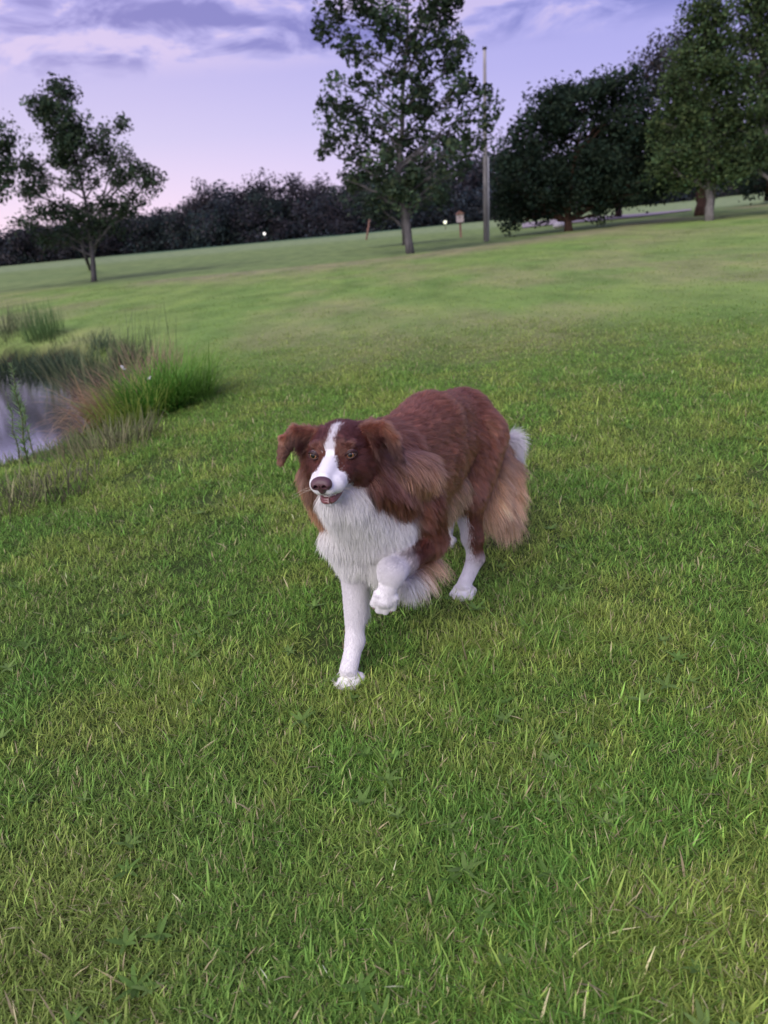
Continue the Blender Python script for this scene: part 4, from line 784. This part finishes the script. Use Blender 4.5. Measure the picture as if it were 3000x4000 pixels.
def dog_field(ax, n):
    """smooth union evaluated prim by prim inside its own padded box"""
    F = np.zeros(tuple(n)); M = 0.03; K = 0.007
    for p in PR:
        if p['t'] == 'c':
            b0 = np.minimum(p['a'] - p['ra'], p['b'] - p['rb']) - M; b1 = np.maximum(p['a'] + p['ra'], p['b'] + p['rb']) + M
        else:
            e = np.abs(p['ax'].T) @ p['r']; b0 = p['c'] - e - M; b1 = p['c'] + e + M
        s = []
        for i in range(3):
            s.append(slice(max(0, np.searchsorted(ax[i], b0[i])), min(n[i], np.searchsorted(ax[i], b1[i]) + 1)))
        g = np.stack(np.meshgrid(ax[0][s[0]], ax[1][s[1]], ax[2][s[2]], indexing='ij'), -1); sh = g.shape[:3]
        d = prim_d(p, g.reshape(-1, 3)).reshape(sh)
        F[tuple(s)] += np.exp(-np.clip(d / K, -60, 60))
    return -K * np.log(np.maximum(F, 1e-30))

lo = np.array([-0.26, 1.33, -0.005]); hi = np.array([0.50, 2.52, 0.72])
DV, DQ = surface_nets(lo, hi, 0.0042, dog_field)
for it in range(5):
    d = sdf(DV); DV = DV - grad(DV) * np.clip(d, -0.006, 0.006)[:, None] * 0.9
# relax tangentially a little so that quads are even
for it in range(2):
    acc = np.zeros_like(DV); cnt = np.zeros(len(DV))
    for a in range(4):
        for b in (1, 3):
            np.add.at(acc, DQ[:, a], DV[DQ[:, (a + b) % 4]]); np.add.at(cnt, DQ[:, a], 1)
    DV = 0.5 * DV + 0.5 * acc / np.maximum(cnt, 1)[:, None]
    d = sdf(DV); DV = DV - grad(DV) * np.clip(d, -0.006, 0.006)[:, None]
keep = ~np.isnan(DV).any(1)

def weights(X, K=0.006):
    D = np.stack([prim_d(p, X) for p in PR], 1); m = D.min(1, keepdims=True)
    w = np.exp(-np.clip((D - m) / K, 0, 40)); return w / w.sum(1, keepdims=True), D

def dog_colour(X, rn=None):
    """returns root colour, tip colour for points on the coat"""
    w, D = weights(X, 0.004)
    C0 = np.array([p['col'] for p in PR]); C1 = np.array([p['tip'] for p in PR])
    root = w @ C0; tip = w @ C1
    q = (X - HS) @ HA.T; u, v, z = q[:, 0], q[:, 1], q[:, 2]
    jag = 0.002 * np.sin(u * 900 + z * 700) + (0.0 if rn is None else rn * 0.003)
    head = np.array([p['tag'] in ('skull', 'brow', 'cheek', 'muzzle', 'jaw') for p in PR])
    hw = (w[:, head]).sum(1)
    # blaze: narrow on the forehead, widening down the muzzle
    half = np.interp(u, [-0.05, 0.0, 0.03, 0.060, 0.075, 0.090, 0.105, 0.12], [0.009, 0.010, 0.008, 0.0065, 0.011, 0.019, 0.030, 0.06])
    isw = (np.abs(v + 0.001) + jag < half) & (z > -0.03) & (u > 0.004)
    isw |= (u > 0.090 + 0.35 * np.maximum(z + 0.03, 0)) & (z > -0.060) & (np.abs(v) + jag < half + 0.012)
    isw |= (z < -0.046 - 0.2 * np.maximum(0, 0.06 - u)) & (np.abs(v) + jag < 0.034 + 0.0 * u) & (u > -0.03)
    tgt = np.where(isw[:, None], np.array(WH), np.array(DB))
    hh = np.clip(hw * 1.3, 0, 1)[:, None]
    root = root * (1 - hh) + tgt * hh; tip = tip * (1 - hh) + np.where(isw[:, None], np.array(WH), np.array((0.125, 0.045, 0.036))) * hh
    # hind leg: white down the inner front edge, brown on the outside
    tz = np.clip((kn[2] - X[:, 2]) / (kn[2] - ho[2]), 0, 1)[:, None]; r = X - (kn * (1 - tz) + ho * tz); inner = (r @ dl) - 0.3 * (r @ df) + jag * 2
    sh = np.array([p['tag'] == 'shankL' for p in PR]); sw = w[:, sh].sum(1)
    m = (sw > 0.5) & (inner < -0.007) & (X[:, 2] < 0.30)
    root[m] = WH; tip[m] = WH
    low = sstep(0.075, 0.015, X[:, 2])[:, None] * (root.mean(1) > 0.5)[:, None] * (0.5 + 0.5 * np.sin(X[:, :1] * 310 + X[:, 2:] * 270))
    st = 1 - low * np.array([0.14, 0.12, 0.24]); root = root * st; tip = tip * st
    return root, tip, w

# --- skin
root_c, tip_c, _w = dog_colour(DV)
def mat_coat(name):
    m = bpy.data.materials.new(name); m.use_nodes = True; nt = m.node_tree; nt.nodes.clear()
    o = NT(nt, 'ShaderNodeOutputMaterial'); b = NT(nt, 'ShaderNodeBsdfPrincipled', i_Roughness=0.65)
    a = NT(nt, 'ShaderNodeAttribute', attribute_name='Col'); nt.links.new(a.outputs['Color'], b.inputs['Base Color'])
    b.inputs['Specular IOR Level'].default_value = 0.15
    b.inputs['Sheen Weight'].default_value = 0.0
    nt.links.new(b.outputs[0], o.inputs[0]); return m
dog = empty('dog', (0.05, 1.9, 0.0), 'brown and white long-haired dog walking on the lawn with its left front paw lifted', 'dog')
skin = mesh_np('body', DV, DQ, None, mat_coat('dog_skin'), root_c, True, dog)
print('dog verts', len(DV))
# --- face parts
def mat_simple(name, col, rough=0.5, spec=0.5, coat=0.0, bump=None):
    m = bpy.data.materials.new(name); m.use_nodes = True; nt = m.node_tree; b = nt.nodes['Principled BSDF']
    b.inputs['Base Color'].default_value = (*col, 1); b.inputs['Roughness'].default_value = rough
    b.inputs['Specular IOR Level'].default_value = spec; b.inputs['Coat Weight'].default_value = coat; b.inputs['Coat Roughness'].default_value = 0.04
    n = NT(nt, 'ShaderNodeTexNoise', i_Scale=60.0 if bump is None else bump, i_Detail=5.0)
    mx = NT(nt, 'ShaderNodeMix', data_type='RGBA'); mx.inputs[6].default_value = (*[c * 0.72 for c in col], 1); mx.inputs[7].default_value = (*[min(1, c * 1.22) for c in col], 1)
    nt.links.new(n.outputs[0], mx.inputs[0]); nt.links.new(mx.outputs[2], b.inputs['Base Color'])
    if bump:
        bp = NT(nt, 'ShaderNodeBump', i_Strength=0.35, i_Distance=0.002); nt.links.new(n.outputs[0], bp.inputs['Height']); nt.links.new(bp.outputs[0], b.inputs['Normal'])
    return m
def mat_eye():
    m = mat_attr('dog_eye', rough=0.25, spec=0.5); b = [n for n in m.node_tree.nodes if n.type == 'BSDF_PRINCIPLED'][0]
    b.inputs['Coat Weight'].default_value = 1.0; b.inputs['Coat Roughness'].default_value = 0.03; return m
m_eye = mat_eye(); m_lid = mat_simple('dog_eyelid', (0.035, 0.012, 0.012), 0.45, 0.4)
m_iris = m_eye; m_nose = mat_simple('dog_nose', (0.10, 0.042, 0.055), 0.38, 0.5, 0.15, 900.0)
m_lip = mat_simple('dog_lip', (0.20, 0.075, 0.085), 0.35, 0.5, 0.2); m_mouth = mat_simple('dog_mouth', (0.05, 0.012, 0.016), 0.4, 0.4)
m_tooth = mat_simple('dog_tooth', (0.80, 0.76, 0.68), 0.3, 0.5); m_claw = mat_simple('dog_claw', (0.30, 0.22, 0.20), 0.4, 0.5)
for c, n, s_ in EYEC:
    # gaze: a little to the dog's right of straight ahead
    g = N_(n * 0.6 + hf * 0.45 - hl * 0.02 + hu * 0.02); R_ = 0.0126
    A = N_(np.cross(g, [0, 0, 1])); B = np.cross(A, g)
    ph = np.concatenate([np.linspace(0, 1.2, 26), np.linspace(1.35, np.pi, 8)]); th = np.linspace(0, 2 * np.pi, 40, endpoint=False)
    V = c + R_ * (np.cos(ph)[:, None, None] * g + np.sin(ph)[:, None, None] * (np.cos(th)[None, :, None] * A + np.sin(th)[None, :, None] * B))
    ang = np.degrees(ph)[:, None] + 0 * th; fl = 0.9 + 0.15 * np.sin(th * 17)[None] * np.cos(th * 5)[None]
    C = np.zeros(V.shape); ir = np.array([0.30, 0.140, 0.055])
    C[:] = (0.10, 0.06, 0.05)
    iris = (ang < 40); C[iris] = (ir * (fl + 0 * ang)[..., None])[iris]; C[(ang > 34) & (ang < 46)] = (0.02, 0.010, 0.008); C[ang < 24] = (0.003, 0.003, 0.004)
    i = np.arange(len(ph) - 1)[:, None] * 40; j = np.arange(40)[None]
    Q = np.stack([i + j, i + 40 + j, i + 40 + (j + 1) % 40, i + (j + 1) % 40], -1).reshape(-1, 4)
    eye = mesh_np('eye', V.reshape(-1, 3), Q, None, m_eye, C.reshape(-1, 3), True, dog)
    # lids: an almond ring that follows the eyeball
    mb = MB(); t = np.linspace(0, 2 * np.pi, 41)
    La = N_(np.cross(n, hu)); Lb = np.cross(La, n); Lb = Lb if Lb @ hu > 0 else -Lb
    ex = 0.0112 * np.cos(t); ez = np.where(np.sin(t) > 0, 0.0060, 0.0074) * np.sin(t)
    ez = ez + 0.0015 * np.cos(t) * (1 if (La @ hl) * s_ > 0 else -1)
    dz = np.sqrt(np.maximum(0.0, (R_ + 0.0006) ** 2 - np.minimum(ex ** 2 + ez ** 2, (R_ + 0.0004) ** 2)))
    P = c + La * ex[:, None] + Lb * ez[:, None] + n * dz[:, None]
    mb.tube(P, np.where(np.sin(t) > 0, 0.0026, 0.0015), 8, (0.03, 0.01, 0.01), cap=False)
    # outer skirt of each lid, meeting the fur
    Po = c + La * (ex * 1.30)[:, None] + Lb * (ez * 1.55)[:, None] + n * (dz * 0.0 + 0.0055)[:, None]
    Vv = np.concatenate([P + n * 0.0008, Po]); k = np.arange(40)
    mb.add(Vv, np.stack([k, k + 1, k + 42, k + 41], 1), None, (0.03, 0.01, 0.01))
    mb.build('eyelid', m_lid, dog)
# nose leather
NC = hd(0.1490, 0, -0.0120)
def nose_f(X):
    q = (X - NC) @ HA.T / 0.92; u, v, w = q[:, 0], q[:, 1], q[:, 2]; v = np.abs(v)
    d = np.sqrt((u / 0.0145) ** 2 + (v / 0.0205) ** 2 + ((w - 0.001) / 0.0140) ** 2) - 1; d *= 0.0145
    wing = np.sqrt(((u - 0.001) / 0.0125) ** 2 + ((v - 0.0135) / 0.0092) ** 2 + ((w + 0.003) / 0.0105) ** 2) - 1; wing *= 0.0092
    base = np.sqrt(((u + 0.002) / 0.011) ** 2 + (v / 0.0085) ** 2 + ((w + 0.013) / 0.0120) ** 2) - 1; base *= 0.0085
    K = 0.0022; d = -K * np.log(np.exp(-np.clip(d / K, -30, 30)) + np.exp(-np.clip(wing / K, -30, 30)) + np.exp(-np.clip(base / K, -30, 30)))
    h = np.sqrt(((u - 0.0125) / 0.0095) ** 2 + ((v - 0.0092) / 0.0052) ** 2 + ((w + 0.0035) / 0.0046) ** 2) - 1; h *= 0.0046
    slit = np.sqrt(((u - 0.006) / 0.0100) ** 2 + ((v - 0.0155) / 0.0050) ** 2 + ((w + 0.0065) / 0.0017) ** 2) - 1; slit *= 0.0017
    ph_ = np.sqrt(((u - 0.0145) / 0.0040) ** 2 + (v / 0.0011) ** 2 + ((w + 0.010) / 0.0110) ** 2) - 1; ph_ *= 0.0011
    return np.maximum(np.maximum(np.maximum(d, -h), -slit), -ph_)
def nose_field(ax, n):
    g = np.stack(np.meshgrid(*ax, indexing='ij'), -1); return nose_f(g.reshape(-1, 3)).reshape(tuple(n))
NV, NQ = surface_nets(NC - 0.032, NC + 0.032, 0.0010, nose_field)
def ngrad(X, e=3e-4):
    k = np.array([[1, -1, -1], [-1, -1, 1], [-1, 1, -1], [1, 1, 1]], float); g = sum(kk * nose_f(X + kk * e)[:, None] for kk in k)
    return g / (np.linalg.norm(g, axis=1)[:, None] + 1e-12)
for it in range(3): NV = NV - ngrad(NV) * np.clip(nose_f(NV), -0.0008, 0.0008)[:, None] * 0.8
mesh_np('nose', NV, NQ, None, m_nose, None, True, dog)
mb = MB(); b2 = MB(); b2.ball((0, 0, 0), (0.008, 0.0150, 0.0110), 16, 10); mb.add(b2.v[0] @ HA + NC - hf * 0.0015 - hu * 0.001, b2.q[0], b2.t[0]); mb.build('nostril_plug', m_mouth, dog)  # added dark plug, standing in for the shade inside the nostril cuts
# mouth: dark inside, gum line of the lower lip and small front teeth
mb = MB()
Mx = Matrix(((hf[0], hl[0], hu[0], 0), (hf[1], hl[1], hu[1], 0), (hf[2], hl[2], hu[2], 0), (0, 0, 0, 1)))
def ball_h(mb, ctr, rad, n=20, m=12):
    b2 = MB(); b2.ball((0, 0, 0), rad, n, m); V = b2.v[0] @ np.array(HA) + hd(*ctr); mb.add(V, b2.q[0], b2.t[0])
ball_h(mb, (0.080, 0, -0.047), (0.044, 0.0170, 0.0095)); mb.build('mouth', m_mouth, dog)
mb = MB(); t = np.linspace(-1, 1, 25)
lu = 0.1270 - 0.060 * np.abs(t) ** 2.6; lv = 0.0215 * np.sign(t) * np.abs(t) ** 0.75; lw = -0.0562 + 0.0145 * np.abs(t) ** 4
P = np.array([hd(a, b, c) for a, b, c in zip(lu, lv, lw)])
mb.tube(P, 0.0040 + 0.0014 * (1 - t ** 2), 10); mb.tube(P - hu * 0.004 + hf * 0.001, 0.0044 + 0.0010 * (1 - t ** 2), 10); mb.build('lower_lip', m_lip, dog)
mb = MB(); t = np.linspace(-1, 1, 25)
lu = 0.1330 - 0.068 * np.abs(t) ** 2.4; lv = 0.0200 * np.sign(t) * np.abs(t) ** 0.75; lw = -0.0415 - 0.004 * np.abs(t) ** 2
P = np.array([hd(a, b, c) for a, b, c in zip(lu, lv, lw)]); mb.tube(P, 0.0026, 8); mb.build('upper_lip', m_lip, dog)
for k in range(-4, 5):
    mb = MB(); v = k * 0.0036; u = 0.1245 - 0.0016 * abs(k) ** 1.2; hgt = 0.0052 if abs(k) < 4 else 0.0095
    mb.tube([hd(u, v, -0.0560), hd(u + 0.0005, v * 0.99, -0.0540 + hgt * 0.5), hd(u, v * 0.98, -0.0540 + hgt)], [0.0019, 0.0017, 0.0006], 7); mb.build('tooth', m_tooth, dog)
# claws
for P0, f, l, u in ((pR - up * 0.012, pawdirR, np.cross(up, pawdirR), up), (PL - up * 0.002, pdl, np.cross(up, pdl), up), (kL + pf * 0.002, pf, pl, pu)):
    f = N_(f); l = N_(l)
    for s in (-1.55, -0.55, 0.55, 1.55):
        mb = MB(); a = P0 + l * s * 0.0131 + f * (0.034 - (0.010 if abs(s) > 1 else 0)); mb.tube([a, a + f * 0.007 - u * 0.003, a + f * 0.012 - u * 0.008], [0.0030, 0.0024, 0.0008], 6); mb.build('claw', m_claw, dog)

# --- fur
def make_fur(name, V, Q, n_scale=1.0, seed=5):
    r = np.random.default_rng(seed)
    w, _ = weights(V, 0.010)
    LN = np.array([p['ln'] for p in PR]); DN = np.array([p['dens'] for p in PR])
    ln_v = w @ LN
    rho = np.minimum(1.5e6, 1.5e4 / ln_v) * n_scale
    T = np.concatenate([Q[:, [0, 1, 2]], Q[:, [0, 2, 3]]])
    a, b, c = V[T[:, 0]], V[T[:, 1]], V[T[:, 2]]
    area = 0.5 * np.linalg.norm(np.cross(b - a, c - a), axis=1); ex = area * rho[T].mean(1)
    cnt = r.poisson(ex); ti = np.repeat(np.arange(len(T)), cnt); n = len(ti)
    u1 = r.random(n); u2 = r.random(n); f = u1 + u2 > 1; u1[f] = 1 - u1[f]; u2[f] = 1 - u2[f]
    P = a[ti] * (1 - u1 - u2)[:, None] + b[ti] * u1[:, None] + c[ti] * u2[:, None]
    # keep eyes, nose and lips free of hair
    ok = np.ones(n, bool)
    for c_, n_, s_ in EYEC:
        q = P - (c_ + n_ * 0.006); La = N_(np.cross(n_, hu)); Lb = np.cross(La, n_)
        ok &= ~((((q @ La) / 0.0148) ** 2 + ((q @ Lb) / 0.0122) ** 2 < 1) & (np.abs(q @ n_) < 0.02))
    q = (P - NC) @ HA.T; ok &= ((q / np.array([0.020, 0.0225, 0.0185])) ** 2).sum(1) > 1
    q = (P - HS) @ HA.T; ok &= ~((q[:, 2] > -0.0570) & (q[:, 2] < -0.0430) & (q[:, 0] > 0.065) & (np.abs(q[:, 1]) < 0.024) & (q[:, 0] < 0.15))
    P = P[ok]; n = len(P)
    wi, _ = weights(P, 0.012); FL = np.array([p['flow'] for p in PR]); LI = np.array([p['lift'] for p in PR]); GR = np.array([p['grav'] for p in PR])
    F = wi @ FL; ln = wi @ LN; lift = np.radians(wi @ LI); gr = wi @ GR
    N = grad(P, 1.2e-3)
    rn = r.normal(size=n)
    root, tip, _w2 = dog_colour(P, rn)
    ws = np.sin(P[:, 0] * 61 + P[:, 2] * 47 + 1.3) + np.sin(P[:, 1] * 53 - P[:, 2] * 71); wt_ = np.sin(P[:, 0] * 83 - P[:, 1] * 67 + .4) + np.sin(P[:, 2] * 91)
    F = F + 0.12 * ws[:, None] * np.array([1.0, -.3, 0]) + 0.10 * wt_[:, None] * np.array([0, .3, 1.0]) + r.normal(size=(n, 3)) * 0.10
    t = F - (F * N).sum(1)[:, None] * N; t /= np.linalg.norm(t, axis=1)[:, None] + 1e-9
    lift = lift * (0.55 + 0.9 * r.random(n))
    d = t * np.cos(lift)[:, None] + N * np.sin(lift)[:, None]
    L_ = ln * (0.55 + 0.55 * r.random(n))
    # head: shorten near the eyes and on the bridge
    K = 6; pts = np.zeros((n, K, 3)); pts[:, 0] = P - N * 0.0008; cur = pts[:, 0].copy()
    curl = r.normal(size=(n, 3)) * 0.05
    for k in range(1, K):
        d = d + (t * 0.06) + np.array([0, 0, -1.0]) * (gr * 0.22)[:, None] * (ln / 0.05)[:, None] + curl * 0.6
        d /= np.linalg.norm(d, axis=1)[:, None]; cur = cur + d * (L_ / (K - 1))[:, None]; pts[:, k] = cur
    # clumping: tips gather towards guide strands
    G = r.choice(n, max(10, n // 45), replace=False); kd = kdtree.KDTree(len(G))
    for i, g in enumerate(G): kd.insert(P[g], i)
    kd.balance(); near = np.array([kd.find(p)[1] for p in P]); g = G[near]
    cl = np.clip(ln / 0.05, 0.10, 1.0) * np.where(root.mean(1) > 0.6, 0.16, 0.55)
    gb = r.normal(size=len(G))
    for k in range(1, K):
        f = (k / (K - 1)) ** 1.3; wgt = (cl * f)[:, None]
        off = (pts[g, k] - pts[g, 0]) * (L_ / L_[g])[:, None] + pts[g, 0]
        pts[:, k] = pts[:, k] * (1 - wgt) + off * wgt
    bright = np.exp(rn * 0.18 + gb[near] * 0.20)
    lum = root.mean(1); bright = np.where(lum > 0.6, np.clip(1 - 0.07 * np.abs(rn) - 0.02 * np.abs(gb[near]), 0, 1), bright)
    tt = (np.arange(K) / (K - 1))[None, :, None] ** 1.4
    col = (root[:, None] * (1 - tt) + tip[:, None] * tt) * bright[:, None, None]
    rad0 = np.interp(ln, [0.005, 0.02, 0.06], [0.00022, 0.00026, 0.00030]); prof = np.array([1, 1, .95, .85, .6, .12])
    rad = rad0[:, None] * prof[None]
    hc = bpy.data.hair_curves.new(name); hc.add_curves([K] * n)
    hc.attributes['position'].data.foreach_set('vector', (pts - np.array(dog.location)).astype(np.float32).ravel())
    ra = hc.attributes.get('radius') or hc.attributes.new('radius', 'FLOAT', 'POINT'); ra.data.foreach_set('value', rad.astype(np.float32).ravel())
    ca = hc.attributes.new('Col', 'FLOAT_COLOR', 'POINT'); cc = np.ones((n, K, 4), np.float32); cc[..., :3] = np.clip(col, 0, 0.95); ca.data.foreach_set('color', cc.ravel())
    m = bpy.data.materials.new(name); m.use_nodes = True; nt = m.node_tree; nt.nodes.clear()
    o = NT(nt, 'ShaderNodeOutputMaterial'); at_ = NT(nt, 'ShaderNodeAttribute', attribute_name='Col')
    h = NT(nt, 'ShaderNodeBsdfHairPrincipled', model='CHIANG', parametrization='COLOR'); h.inputs['Roughness'].default_value = 0.30; h.inputs['Radial Roughness'].default_value = 0.75
    nt.links.new(at_.outputs['Color'], h.inputs['Color'])
    df_ = NT(nt, 'ShaderNodeBsdfDiffuse'); nt.links.new(at_.outputs['Color'], df_.inputs['Color'])
    mx = NT(nt, 'ShaderNodeMixShader'); lw_ = NT(nt, 'ShaderNodeRGBToBW'); nt.links.new(at_.outputs['Color'], lw_.inputs[0]); mr_ = NT(nt, 'ShaderNodeMapRange', i_From_Min=0.15, i_From_Max=0.6, i_To_Min=0.40, i_To_Max=0.94); nt.links.new(lw_.outputs[0], mr_.inputs['Value']); nt.links.new(mr_.outputs[0], mx.inputs[0])
    nt.links.new(h.outputs[0], mx.inputs[1]); nt.links.new(df_.outputs[0], mx.inputs[2]); nt.links.new(mx.outputs[0], o.inputs[0])
    hc.materials.append(m)
    ob = bpy.data.objects.new(name, hc); finish(ob, parent=dog)
    print(name, n, 'strands'); return ob
make_fur('fur', DV, DQ)
# whiskers
r = np.random.default_rng(3); m_wh = mat_simple('whisker', (0.7, 0.6, 0.5), 0.5)
for s in (-1, 1):
    for k in range(4):
        mb = MB(); a = hd(0.100 + r.random() * 0.030, s * (0.030 - 0.003 * r.random()), -0.030 - r.random() * 0.012); dr = N_(hl * s + hf * (r.random() * .5 - 0.1) + hu * (r.random() * .5 - .35)); ll = 0.035 + 0.03 * r.random()
        mb.tube([a, a + dr * ll * .5, a + dr * ll - up * 0.006], [0.00018, 0.00014, 0.00006], 4); mb.build('whisker', m_wh, dog)
dog.location.z -= 0.011      # paws pressed into the turf
